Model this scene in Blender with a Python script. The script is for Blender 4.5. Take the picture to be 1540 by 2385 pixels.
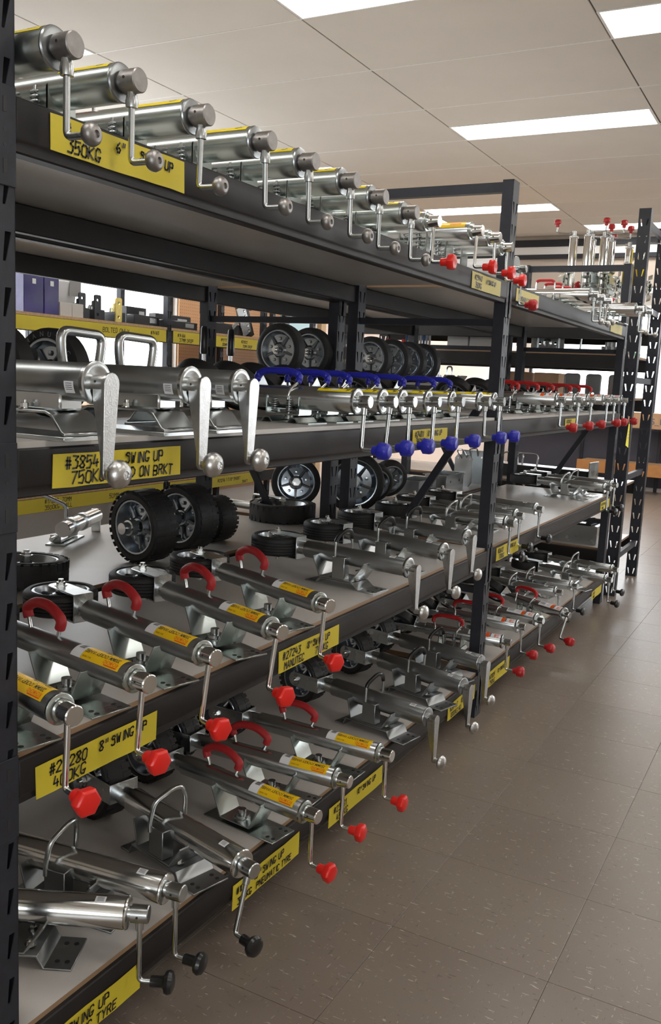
import bpy, bmesh, math, random
from mathutils import Vector, Matrix
from mathutils.geometry import tessellate_polygon
random.seed(11)
for _o in list(bpy.data.objects):
    bpy.data.objects.remove(_o, do_unlink=True)
S = bpy.context.scene
C = S.collection
PI = math.pi
RAD = math.radians

# ------------------------------------------------------------------ camera
def camera():
    cam = bpy.data.cameras.new('camera')
    cam.sensor_fit = 'HORIZONTAL'
    cam.sensor_width = 36.0
    cam.lens = 36.0 * 2091.94 / 1540.0
    cam.clip_start = 0.05
    cam.clip_end = 200
    o = bpy.data.objects.new('camera', cam)
    C.objects.link(o)
    yaw, pit, rol = RAD(28.165), RAD(-8.51), RAD(2.744)
    r = Vector((math.cos(yaw), math.sin(yaw), 0))
    f = Vector((-math.sin(yaw), math.cos(yaw), 0))
    u = Vector((0, 0, 1))
    f, u = f * math.cos(pit) + u * math.sin(pit), u * math.cos(pit) - f * math.sin(pit)
    r, u = r * math.cos(rol) + u * math.sin(rol), u * math.cos(rol) - r * math.sin(rol)
    m = Matrix(((r.x, u.x, -f.x, 1.2656), (r.y, u.y, -f.y, 0.0), (r.z, u.z, -f.z, 1.55), (0, 0, 0, 1)))
    o.matrix_world = m
    S.camera = o
camera()

# ------------------------------------------------------------------ world and exposure
def world():
    w = bpy.data.worlds.new('daylight')
    S.world = w
    w.use_nodes = True
    nt = w.node_tree
    bg = nt.nodes['Background']
    bg.inputs['Color'].default_value = (0.93, 0.97, 1.0, 1)
    bg.inputs['Strength'].default_value = 6.0
world()
S.view_settings.view_transform = 'Standard'
S.view_settings.look = 'None'
S.view_settings.gamma = 1.0
S.view_settings.use_curve_mapping = False
S.view_settings.exposure = 0.08
LAMP = 9.0          # emission of the ceiling diffusers

# ------------------------------------------------------------------ materials
MATS = {}
def mat(name, col, rough=0.5, metal=0.0, var=0.0, scale=20.0, bump=0.0, bscale=80.0, spec=0.5, rvar=0.0, coat=0.0, edge=None, objvar=0.0):
    if name in MATS:
        return MATS[name]
    m = bpy.data.materials.new(name)
    m.use_nodes = True
    nt = m.node_tree
    b = nt.nodes['Principled BSDF']
    b.inputs['Base Color'].default_value = (*col, 1)
    b.inputs['Roughness'].default_value = rough
    b.inputs['Metallic'].default_value = metal
    b.inputs['Specular IOR Level'].default_value = spec
    b.inputs['Coat Weight'].default_value = coat
    tc = nt.nodes.new('ShaderNodeTexCoord')
    src = None
    if var or rvar:
        n = nt.nodes.new('ShaderNodeTexNoise')
        n.inputs['Scale'].default_value = scale
        n.inputs['Detail'].default_value = 5
        nt.links.new(tc.outputs['Object'], n.inputs['Vector'])
        if var:
            r = nt.nodes.new('ShaderNodeMapRange')
            r.inputs[1].default_value = 0.3; r.inputs[2].default_value = 0.7
            r.inputs[3].default_value = 1 - var; r.inputs[4].default_value = 1 + var
            nt.links.new(n.outputs['Fac'], r.inputs[0])
            mx = nt.nodes.new('ShaderNodeVectorMath'); mx.operation = 'SCALE'
            mx.inputs[0].default_value = col
            nt.links.new(r.outputs[0], mx.inputs['Scale'])
            src = mx.outputs[0]
        if rvar:
            r2 = nt.nodes.new('ShaderNodeMapRange')
            r2.inputs[1].default_value = 0.3; r2.inputs[2].default_value = 0.7
            r2.inputs[3].default_value = max(0.02, rough - rvar); r2.inputs[4].default_value = rough + rvar
            nt.links.new(n.outputs['Fac'], r2.inputs[0])
            nt.links.new(r2.outputs[0], b.inputs['Roughness'])
    if objvar:
        oi = nt.nodes.new('ShaderNodeObjectInfo')
        r3 = nt.nodes.new('ShaderNodeMapRange')
        r3.inputs[3].default_value = 1 - objvar; r3.inputs[4].default_value = 1 + objvar
        nt.links.new(oi.outputs['Random'], r3.inputs[0])
        m3 = nt.nodes.new('ShaderNodeVectorMath'); m3.operation = 'SCALE'
        if src: nt.links.new(src, m3.inputs[0])
        else: m3.inputs[0].default_value = col
        nt.links.new(r3.outputs[0], m3.inputs['Scale'])
        src = m3.outputs[0]
    if edge:
        # faces that are not level show the raw board edge
        g = nt.nodes.new('ShaderNodeNewGeometry')
        sp = nt.nodes.new('ShaderNodeSeparateXYZ')
        nt.links.new(g.outputs['True Normal'], sp.inputs[0])
        ab = nt.nodes.new('ShaderNodeMath'); ab.operation = 'ABSOLUTE'
        nt.links.new(sp.outputs['Z'], ab.inputs[0])
        gt = nt.nodes.new('ShaderNodeMath'); gt.operation = 'LESS_THAN'; gt.inputs[1].default_value = 0.5
        nt.links.new(ab.outputs[0], gt.inputs[0])
        mx2 = nt.nodes.new('ShaderNodeMix'); mx2.data_type = 'RGBA'
        nt.links.new(gt.outputs[0], mx2.inputs['Factor'])
        if src: nt.links.new(src, mx2.inputs['A'])
        else: mx2.inputs['A'].default_value = (*col, 1)
        mx2.inputs['B'].default_value = (*edge, 1)
        src = mx2.outputs['Result']
    if src:
        nt.links.new(src, b.inputs['Base Color'])
    if bump:
        n2 = nt.nodes.new('ShaderNodeTexNoise')
        n2.inputs['Scale'].default_value = bscale
        n2.inputs['Detail'].default_value = 3
        nt.links.new(tc.outputs['Object'], n2.inputs['Vector'])
        bp = nt.nodes.new('ShaderNodeBump')
        bp.inputs['Strength'].default_value = bump
        bp.inputs['Distance'].default_value = 0.002
        nt.links.new(n2.outputs['Fac'], bp.inputs['Height'])
        nt.links.new(bp.outputs['Normal'], b.inputs['Normal'])
    MATS[name] = m
    return m
def emit(name, col, strength):
    m = bpy.data.materials.new(name); m.use_nodes = True
    nt = m.node_tree
    b = nt.nodes['Principled BSDF']
    b.inputs['Base Color'].default_value = (*col, 1)
    b.inputs['Emission Color'].default_value = (*col, 1)
    b.inputs['Emission Strength'].default_value = strength
    MATS[name] = m
    return m

ZINC = mat('zinc_plate', (0.56, 0.585, 0.59), 0.25, 1.0, var=0.05, scale=5, rvar=0.03)
ZINCB = mat('bright_zinc', (0.70, 0.71, 0.70), 0.17, 1.0, var=0.04, scale=6, rvar=0.02)
ZINCD = mat('dull_galvanised', (0.34, 0.355, 0.36), 0.33, 1.0, var=0.08, scale=9, rvar=0.05)
ZINCG = mat('green_passivated_zinc', (0.49, 0.535, 0.52), 0.27, 1.0, var=0.06, scale=6, rvar=0.03)
CHROME = mat('polished_steel', (0.78, 0.78, 0.77), 0.14, 1.0, rvar=0.04, scale=30)
CAST = mat('cast_iron_grey', (0.30, 0.285, 0.275), 0.42, 0.9, var=0.15, scale=60, bump=0.1, bscale=300)
CASTAL = mat('cast_aluminium', (0.54, 0.54, 0.53), 0.33, 1.0, var=0.10, scale=70, bump=0.15, bscale=260)
RUBBER = mat('tyre_rubber', (0.018, 0.018, 0.019), 0.62, 0, var=0.2, scale=30)
RUBTXT = mat('tyre_sidewall_grey', (0.22, 0.24, 0.27), 0.6)
BLACKP = mat('black_plastic', (0.012, 0.012, 0.013), 0.28)
REDP = mat('red_knob_plastic', (0.72, 0.018, 0.012), 0.30)
REDD = mat('dark_red_plastic', (0.42, 0.012, 0.014), 0.33)
REDF = mat('red_foam_grip', (0.36, 0.012, 0.014), 0.55)
BLUEP = mat('blue_plastic', (0.016, 0.02, 0.36), 0.36)
RACK = mat('charcoal_powder_coat', (0.0225, 0.0245, 0.032), 0.46, 0, var=0.12, scale=40, bump=0.06, bscale=500, spec=.35)
RACKB = mat('worn_black_beam', (0.0150, 0.0135, 0.0135), 0.5, 0, var=0.15, scale=12, bump=0.05, bscale=400, spec=.35)
MELA = mat('white_melamine', (0.52, 0.49, 0.46), 0.36, 0, var=0.05, scale=6, edge=(0.30, 0.19, 0.11))
MELA2 = mat('white_edged_melamine', (0.50, 0.475, 0.45), 0.36, 0, var=0.05, scale=6, edge=(0.48, 0.45, 0.41))
RIM = mat('wheel_rim_zinc', (0.42, 0.46, 0.50), 0.24, 1.0, var=0.05, scale=8, rvar=0.03)
CHIP = mat('chipboard', (0.50, 0.33, 0.18), 0.7, 0, var=0.15, scale=60)
YELLOW = mat('yellow_card', (0.62, 0.50, 0.03), 0.55, 0, var=0.04, scale=8)
YELLOWP = mat('pale_yellow_card', (0.58, 0.50, 0.16), 0.55, 0, var=0.04, scale=8)
YSTICK = mat('yellow_sticker', (0.85, 0.53, 0.01), 0.3)
YSTICK2 = mat('lemon_sticker', (0.85, 0.66, 0.01), 0.3)
WSTICK = mat('white_sticker', (0.75, 0.75, 0.76), 0.4)
INK = mat('black_ink', (0.02, 0.02, 0.02), 0.5)
INKR = mat('orange_red_ink', (0.75, 0.10, 0.01), 0.4)
INKG = mat('grey_ink', (0.12, 0.13, 0.16), 0.5)
BLACKM = mat('black_painted_steel', (0.014, 0.015, 0.018), 0.3, 0)
CARTON = mat('brown_carton', (0.48, 0.30, 0.17), 0.75, 0, var=0.06, scale=12)
PURPLE = mat('purple_box_print', (0.035, 0.025, 0.16), 0.2, 0, var=0.25, scale=9)
WHITEP = mat('white_plastic', (0.80, 0.80, 0.80), 0.35)
GREYBOX = mat('grey_board', (0.30, 0.29, 0.28), 0.5)
GOLDZ = mat('gold_passivated_zinc', (0.70, 0.55, 0.18), 0.3, 1.0, var=0.15, scale=30)
# ------------------------------------------------------------------ mesh helpers
def frame(d):
    d = Vector(d).normalized()
    a = Vector((0, 0, 1)) if abs(d.z) < 0.9 else Vector((0, 1, 0))
    u = d.cross(a).normalized()
    return d, u, d.cross(u).normalized()
def fillet(pts, rad, seg=4):
    pts = [Vector(p) for p in pts]
    out = [pts[0]]
    for i in range(1, len(pts) - 1):
        a, b, c = pts[i - 1], pts[i], pts[i + 1]
        d1, d2 = (a - b), (c - b)
        r = min(rad, d1.length * 0.49, d2.length * 0.49)
        p, q = b + d1.normalized() * r, b + d2.normalized() * r
        for k in range(seg + 1):
            t = k / seg
            out.append(p * (1 - t) ** 2 + b * 2 * t * (1 - t) + q * t * t)
    out.append(pts[-1])
    return out
class MB:
    def __init__(s):
        s.v, s.f = [], []
    def add(s, vs, fs):
        o = len(s.v)
        s.v += [tuple(p) for p in vs]
        s.f += [tuple(i + o for i in f) for f in fs]
        return s
    def lathe(s, prof, n=20, o=(0, 0, 0), d=(1, 0, 0), caps=True, ph=0.0):
        d, u, w = frame(d)
        o = Vector(o)
        vs, fs = [], []
        for x, r in prof:
            for k in range(n):
                a = 2 * PI * k / n + ph
                vs.append(o + d * x + u * (r * math.cos(a)) + w * (r * math.sin(a)))
        m = len(prof)
        for i in range(m - 1):
            for k in range(n):
                k2 = (k + 1) % n
                fs.append((i * n + k, i * n + k2, (i + 1) * n + k2, (i + 1) * n + k))
        if caps:
            fs.append(tuple(range(n - 1, -1, -1)))
            fs.append(tuple((m - 1) * n + k for k in range(n)))
        return s.add(vs, fs)
    def tube(s, a, b, r, n=12, r2=None):
        a, b = Vector(a), Vector(b)
        return s.lathe([(0, r), ((b - a).length, r if r2 is None else r2)], n, a, b - a)
    def sweep(s, pts, r, n=10, caps=True):
        pts = [Vector(p) for p in pts]
        m = len(pts)
        t0 = (pts[1] - pts[0]).normalized()
        _, u, w = frame(t0)
        vs, fs = [], []
        for i, p in enumerate(pts):
            t = (pts[min(i + 1, m - 1)] - pts[max(i - 1, 0)]).normalized()
            u = (u - t * u.dot(t)).normalized()
            w = t.cross(u)
            rr = r[i] if isinstance(r, (list, tuple)) else r
            for k in range(n):
                a = 2 * PI * k / n
                vs.append(p + u * (rr * math.cos(a)) + w * (rr * math.sin(a)))
        for i in range(m - 1):
            for k in range(n):
                k2 = (k + 1) % n
                fs.append((i * n + k, i * n + k2, (i + 1) * n + k2, (i + 1) * n + k))
        if caps:
            fs.append(tuple(range(n - 1, -1, -1)))
            fs.append(tuple((m - 1) * n + k for k in range(n)))
        return s.add(vs, fs)
    def box(s, c, z, rz=0.0):
        cx, cy, cz = c
        x, y, h = z[0] / 2, z[1] / 2, z[2] / 2
        co, si = math.cos(rz), math.sin(rz)
        vs = []
        for a, b, d in ((-x, -y, -h), (x, -y, -h), (x, y, -h), (-x, y, -h), (-x, -y, h), (x, -y, h), (x, y, h), (-x, y, h)):
            vs.append((cx + a * co - b * si, cy + a * si + b * co, cz + d))
        return s.add(vs, [(3, 2, 1, 0), (4, 5, 6, 7), (0, 1, 5, 4), (1, 2, 6, 5), (2, 3, 7, 6), (3, 0, 4, 7)])
    def bx(s, x0, x1, y0, y1, z0, z1):
        return s.box(((x0 + x1) / 2, (y0 + y1) / 2, (z0 + z1) / 2), (abs(x1 - x0), abs(y1 - y0), abs(z1 - z0)))
    def prism(s, pts, ext):
        pts = [Vector(p) for p in pts]
        e = Vector(ext)
        n = len(pts)
        fs = [tuple(range(n - 1, -1, -1)), tuple(range(n, 2 * n))]
        for k in range(n):
            k2 = (k + 1) % n
            fs.append((k, k2, n + k2, n + k))
        return s.add(pts + [p + e for p in pts], fs)
    def plate(s, prof, y0, y1, t):
        # sheet bent along y: prof is a list of (x, z)
        n = len(prof)
        off = []
        P = [Vector((a, b)) for a, b in prof]
        for i in range(n):
            d1 = (P[i] - P[i - 1]).normalized() if i else None
            d2 = (P[i + 1] - P[i]).normalized() if i < n - 1 else None
            if d1 is None: nn = Vector((-d2.y, d2.x)); k = 1
            elif d2 is None: nn = Vector((-d1.y, d1.x)); k = 1
            else:
                a, b = Vector((-d1.y, d1.x)), Vector((-d2.y, d2.x))
                nn = (a + b).normalized(); k = 1 / max(0.4, nn.dot(a))
            off.append(P[i] + nn * t * k)
        vs = []
        for y in (y0, y1):
            vs += [(p.x, y, p.y) for p in P] + [(p.x, y, p.y) for p in off]
        fs = []
        m = 2 * n
        for i in range(n - 1):
            fs += [(i, i + 1, n + i + 1, n + i), (m + i + 1, m + i, m + n + i, m + n + i + 1),
                   (i, m + i, m + i + 1, i + 1), (n + i + 1, m + n + i + 1, m + n + i, n + i)]
        fs += [(0, n, m + n, m), (n - 1, m + n - 1, m + 2 * n - 1, 2 * n - 1)]
        return s.add(vs, fs)
    def xf(s, M):
        s.v = [tuple(M @ Vector(p)) for p in s.v]
        return s
    def mesh(s, name, material, smooth=38, bevel=0.0, seg=1):
        me = bpy.data.meshes.new(name)
        me.from_pydata(s.v, [], s.f)
        if bevel:
            bm = bmesh.new(); bm.from_mesh(me)
            bmesh.ops.recalc_face_normals(bm, faces=bm.faces)
            ed = [e for e in bm.edges if len(e.link_faces) == 2 and e.calc_face_angle(0) > 0.6]
            bmesh.ops.bevel(bm, geom=ed, offset=bevel, segments=seg, affect='EDGES', clamp_overlap=True)
            bm.to_mesh(me); bm.free()
        else:
            bm = bmesh.new(); bm.from_mesh(me)
            bmesh.ops.recalc_face_normals(bm, faces=bm.faces)
            bm.to_mesh(me); bm.free()
        if smooth:
            me.polygons.foreach_set('use_smooth', [True] * len(me.polygons))
            me.set_sharp_from_angle(angle=RAD(smooth))
        me.materials.append(material)
        return me
    def build(s, name, material, parent=None, loc=None, rot=None, **kw):
        return link(name, s.mesh(name, material, **kw), parent, loc, rot)
def link(name, me, parent=None, loc=None, rot=None):
    o = bpy.data.objects.new(name, me)
    C.objects.link(o)
    if parent: o.parent = parent
    if loc: o.location = loc
    if rot: o.rotation_euler = rot
    return o
def tag(o, label=None, cat=None, group=None, kind=None):
    if label: o['label'] = label
    if cat: o['category'] = cat
    if group: o['group'] = group
    if kind: o['kind'] = kind
    return o
def thing(name, label, cat, loc=(0, 0, 0), rz=0.0, group=None):
    o = bpy.data.objects.new(name, None)
    o.empty_display_size = 0.1
    C.objects.link(o)
    o.location = loc
    o.rotation_euler = (0, 0, rz)
    return tag(o, label, cat, group)
KIDS = {}
def copy_tree(o, parent=None):
    c = o.copy()
    C.objects.link(c)
    c.parent = parent
    for ch in [x for x in KIDSOF(o)]:
        copy_tree(ch, c)
    return c
def KIDSOF(o):
    return [x for x in o.children]

# ------------------------------------------------------------------ lettering
GLY = {'0': "163645413010010516", '1': "152620", '2': "05163645440040", '3': "06462443413000", '4': "160242,3430",
 '5': "46060334423000", '6': "3614021030423302", '7': "064610", '8': "2305163645230110304123", '9': "441305264530",
 'A': "002640,1232", 'B': "00063645330333413000", 'C': "4536160501103041", 'D': "00062644422000", 'E': "46060040,0333",
 'F': "460600,0333", 'G': "45361605011030424222", 'H': "0006,4046,0343", 'I': "2026", 'J': "46411001", 'K': "0006,460340",
 'L': "060040", 'M': "0006234640", 'N': "00064046", 'O': "163645413010010516", 'P': "00063645433303", 'R': "000636453303,2340",
 'S': "4536160514344130100 1".replace(' ', ''), 'T': "0646,2620", 'U': "060110304146", 'V': "062046", 'W': "0610243046",
 'X': "0046,0640", 'Y': "062346,2320", 'Z': "06460040", '#': "1016,3036,0242,0444", '"': "1614,3634", '/': "0046", '-': "1333"}
def stroke_text(mb, text, org, right, up, size, wid, slant=0.1, jit=0.25, lift=None, rnd=None):
    """handwritten marker strokes laid on a flat card"""
    rnd = rnd or random
    org, right, up = Vector(org), Vector(right), Vector(up)
    nrm = right.cross(up)
    sc = size / 6.0
    x = 0.0
    for ch in text:
        g = GLY.get(ch)
        if g:
            dy = rnd.uniform(-0.3, 0.3)
            for st in g.split(','):
                pts = []
                for i in range(0, len(st) - 1, 2):
                    px = int(st[i]) * 0.85 + rnd.uniform(-jit, jit) * 0.6
                    py = int(st[i + 1]) + dy + rnd.uniform(-jit, jit)
                    pts.append(org + right * ((x + px + py * slant) * sc) + up * (py * sc))
                for a, b in zip(pts[:-1], pts[1:]):
                    d = (b - a)
                    if d.length < 1e-6: continue
                    d.normalize()
                    s2 = d.cross(nrm) * wid / 2
                    a2, b2 = a - d * wid * 0.35, b + d * wid * 0.35
                    mb.add([a2 - s2, b2 - s2, b2 + s2, a2 + s2], [(0, 1, 2, 3)])
            x += 3.0 if ch in '1I"' else 4.9
        else:
            x += 3.2
    return mb
_TX = {}
def type_text(text, bold=False):
    """printed letters as 2D triangles, height about 1"""
    if text in _TX: return _TX[text]
    cu = bpy.data.curves.new('lettering', 'FONT')
    cu.body = text
    cu.size = 1.0
    cu.resolution_u = 2
    if bold: cu.offset = 0.012
    o = bpy.data.objects.new('lettering', cu)
    C.objects.link(o)
    dg = bpy.context.evaluated_depsgraph_get()
    dg.update()
    me = o.evaluated_get(dg).to_mesh()
    vs = [(v.co.x, v.co.y) for v in me.vertices]
    fs = [tuple(p.vertices) for p in me.polygons]
    bpy.data.objects.remove(o, do_unlink=True)
    _TX[text] = (vs, fs)
    return vs, fs
def wrap(mb, R, h, vs, fs, x0, a0, sx, sa):
    """lay 2D triangles round a tube: x0,a0 start; text runs toward -x, letters' top toward the viewer's side"""
    out = []
    for x, y in vs:
        a = a0 + sa * y / R
        out.append((x0 + sx * x, -math.sin(a) * R, h + math.cos(a) * R))
    return mb.add(out, fs)
def arc_patch(mb, R, h, x0, x1, a0, a1, n=10):
    """sticker rectangle on the tube; angle 0 is the top, positive leans to -y"""
    vs, fs = [], []
    for k in range(n + 1):
        a = a0 + (a1 - a0) * k / n
        for x in (x0, x1):
            vs.append((x, -math.sin(a) * R, h + math.cos(a) * R))
    for k in range(n):
        fs.append((2 * k, 2 * k + 1, 2 * k + 3, 2 * k + 2))
    return mb.add(vs, fs)
# ------------------------------------------------------------------ jockey wheel parts
def knob(style, parent, loc):
    mb = MB()
    if style == 'ball':
        mb.lathe([(0, .008), (.003, .0135), (.008, .0185), (.015, .0205), (.022, .0185), (.026, .015), (.0275, .011), (.0278, .0065), (.024, .006)], 20)
        return mb.build('knob', CAST, parent, loc)
    if style == 'bigball':
        mb.lathe([(0, .012), (.010, .012), (.012, .014), (.018, .022), (.026, .0275), (.034, .0275), (.042, .0235), (.047, .017), (.049, .0085), (.047, .0075), (.0472, .0005)], 24)
        return mb.build('knob', CASTAL, parent, loc)
    if style == 'mush':
        mb.lathe([(0, .011), (.018, .009), (.022, .016), (.026, .0235), (.033, .026), (.041, .0225), (.046, .013), (.0475, .001)], 24)
        return mb.build('knob', CASTAL, parent, loc)
    if style == 'smallball':
        mb.lathe([(0, .006), (.004, .012), (.012, .0185), (.02, .0185), (.028, .012), (.031, .001)], 16)
        return mb.build('knob', CASTAL, parent, loc)
    if style == 'hex':
        mb.lathe([(0, .0125), (.001, .0135), (.032, .0145)], 16)
        mb.lathe([(.026, .023), (.028, .0275), (.045, .0285), (.050, .0235)], 6)
        return mb.build('knob', REDP, parent, loc, bevel=.002, smooth=50)
    if style in ('blue', 'redgrip'):
        mb.lathe([(0, .0115), (.001, .0135), (.022, .0145)], 16)
        mb.lathe([(.020, .024), (.022, .0262), (.045, .0262), (.053, .0215), (.056, .017)], 10)
        return mb.build('knob', BLUEP if style == 'blue' else REDD, parent, loc, smooth=30, bevel=.0008)
    if style == 'black':
        mb.lathe([(0, .0125), (.026, .0125), (.030, .015), (.034, .024), (.042, .0265), (.05, .023), (.054, .014), (.055, .001)], 20)
        return mb.build('knob', BLACKP, parent, loc)
def crank_pin(parent, h, style, length, out, knob_style, hub=(.0195, .048)):
    hr, hl = hub
    mb = MB()
    steel = {'cast': CAST, 'chrome': CHROME, 'zinc': ZINC}[style]
    # turned hub on the spindle
    mb.lathe([(0, hr * .8), (.008, hr * .8), (.009, hr), (hl - .002, hr), (hl, hr - .002)], 22)
    xm = hl * .55
    part = mb.build('crank_hub', steel, parent, (0, 0, h))
    rod = MB()
    if style == 'cast':
        rod.lathe([(0, .010), (.012, .011), (.018, .0125), (.03, .0115), (.031, .0085)], 14, (xm, 0, -hr * .8), (0, 0, -1))
    elif style == 'zinc':
        rod.lathe([(0, .0095), (.022, .0095), (.024, .0065)], 14, (xm, 0, -hr * .8), (0, 0, -1))
    pts = fillet([(xm, 0, -hr * .7), (xm, 0, -length), (xm + out, 0, -length)], .012, 5)
    rod.sweep(pts, .0063, 12)
    rod.build('crank_rod', steel if style == 'chrome' else ZINC, part)
    hole = MB().lathe([(0, .0028), (.0012, .0028)], 10, (xm - .002, -hr + .0006, .002), (0, -1, 0))
    hole.build('pin_hole', INK, part)
    knob(knob_style, part, (xm + out - .004, 0, -length))
    return part
def crank_arm(parent, h, length, knob_style, big=False):
    mb = MB()
    hr = .0165 if big else .0145
    mb.lathe([(0, hr), (.034, hr)], 20)
    part_pts = []
    # tapered flat arm with a triangular web behind it
    w0, w1 = (.0205, .0135) if big else (.0165, .0095)
    zt = hr * 1.05
    face = []
    for k in range(9):
        a = PI * k / 8
        face.append((.033, w0 * math.cos(a), w0 * math.sin(a)))
    for k in range(9):
        a = PI + PI * k / 8
        face.append((.033, w1 * math.cos(a), -length + w1 * math.sin(a)))
    mb.prism(face, (.009, 0, 0))
    mb.prism([(.034, -.011, -.008), (.003, -.011, -.008), (.005, -.011, -.03), (.027, -.0075, -length * .84), (.034, -.0075, -length * .88)], (0, .019, 0))
    part = mb.build('crank_arm', CASTAL, parent, (0, 0, h), bevel=.0009, smooth=30)
    MB().lathe([(0, .0024), (.0012, .0024)], 10, (.014, -hr + .0006, .002), (0, -1, 0)).build('pin_hole', INK, part)
    knob(knob_style, part, (.038, 0, -length))
    return part
def handle(parent, h, R, style, x, w, ht):
    """grab handle: 'along' the tube or 'across' it"""
    mb = MB()
    if style == 'redfoam':
        pts = fillet([(x - w / 2 + .012, 0, h + R * .7), (x - w / 2 + .004, 0, h + R + .02), (x - w / 2 - .008, 0, h + R + ht * .65), (x - w * .26, 0, h + R + ht), (x + w * .2, 0, h + R + ht),
                      (x + w / 2 + .006, 0, h + R + ht * .62), (x + w / 2 - .004, 0, h + R + .018), (x + w / 2 - .014, 0, h + R * .7)], .03, 5)
        o = mb.sweep(pts, .0048, 10).build('grab_handle', ZINCB, parent)
        n = len(pts)
        MB().sweep(pts[4:n - 4], .0122, 14).build('grip', REDF, o)
        return o
    if style in ('bluegrip', 'redgrip'):
        y = -R * .95
        pts = fillet([(x + w / 2 - .022, y, h - R * .2), (x + w / 2 - .02, y * .9, h + R * .7), (x + w / 2 - .003, y * .2, h + R + .014), (x + w / 2, 0, h + R + ht * .7), (x + w * .3, 0, h + R + ht),
                      (x - w * .3, 0, h + R + ht), (x - w / 2, 0, h + R + ht * .7), (x - w / 2 + .003, y * .2, h + R + .014), (x - w / 2 + .02, y * .9, h + R * .7), (x - w / 2 + .022, y, h - R * .2)], .016, 5)
        o = mb.sweep(pts, .0046, 10).build('grab_handle', ZINCB, parent)
        g = [p for p in pts if p.z > h + R + .012]
        rr = []
        for i, p in enumerate(g):
            rr.append(.0105 + .0012 * math.sin(i * 2.2))
        MB().sweep(g, rr, 12).build('grip', BLUEP if style == 'bluegrip' else REDD, o)
        return o
    if style == 'black':      # sleeved loop that straddles the tube
        pts = fillet([(x, -R - .022, h - .01), (x, -R - .02, h + R + ht * .55), (x + .012, -R * .2, h + R + ht), (x + .012, R * .6, h + R + ht * .95), (x, R + .018, h + R + ht * .6), (x, R + .02, h - .01)], .02, 5)
        o = mb.sweep(pts, .0045, 10).build('grab_handle', ZINC, parent)
        n = len(pts)
        MB().sweep(pts[2:n - 2], .0078, 12).build('grip', BLACKP, o)
        return o
    if style == 'thin':
        pts = fillet([(x, -R - .026, h - .01), (x, -R - .026, h + R * .5), (x + .008, -R - .018, h + R + ht * .6), (x + .02, -R * .1, h + R + ht), (x + .02, R * .7, h + R + ht * .98), (x + .005, R + .016, h + R + ht * .4), (x, R + .018, h - .01)], .022, 5)
        return mb.sweep(pts, .0064, 12).build('grab_handle', ZINC, parent)
    if style == 'thick':
        pts = fillet([(x, -w / 2 + .012, h + R * .2), (x, -w / 2, h + R + .02), (x + .002, -w / 2 - .004, h + R + ht), (x + .002, w / 2, h + R + ht * .93), (x, w / 2 - .004, h + R + .02), (x, w / 2 - .016, h + R * .2)], .04, 7)
        return mb.sweep(pts, .0112, 14).build('grab_handle', ZINC, parent)
    if style == 'redthin':
        pts = fillet([(x - w / 2, 0, h + R * .8), (x - w / 2, 0, h + R + ht), (x + w / 2, 0, h + R + ht), (x + w / 2, 0, h + R * .8)], .025, 5)
        o = mb.sweep(pts, .0045, 8).build('grab_handle', ZINC, parent)
        MB().sweep(pts[3:-3], .009, 10).build('grip', REDD, o)
        return o
def spring(mb, o, r, hgt, turns, wire):
    pts = []
    n = turns * 10
    for i in range(n + 1):
        a = 2 * PI * i / 10
        pts.append((o[0] + r * math.cos(a), o[1] + r * math.sin(a), o[2] + hgt * i / n))
    mb.sweep(pts, wire, 5)
def bolt(parent, loc, r=.008, hgt=.008, m=None):
    mb = MB()
    mb.lathe([(0, r * 1.5), (.002, r * 1.5)], 14, loc, (0, 0, 1))
    x, y, z = loc
    mb.lathe([(.002, r), (.002 + hgt, r), (.003 + hgt, r * .8)], 6, loc, (0, 0, 1))
    mb.lathe([(.003 + hgt, r * .55), (.008 + hgt, r * .55)], 10, loc, (0, 0, 1))
    return mb.build('bolt', m or ZINCB, parent)
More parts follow.
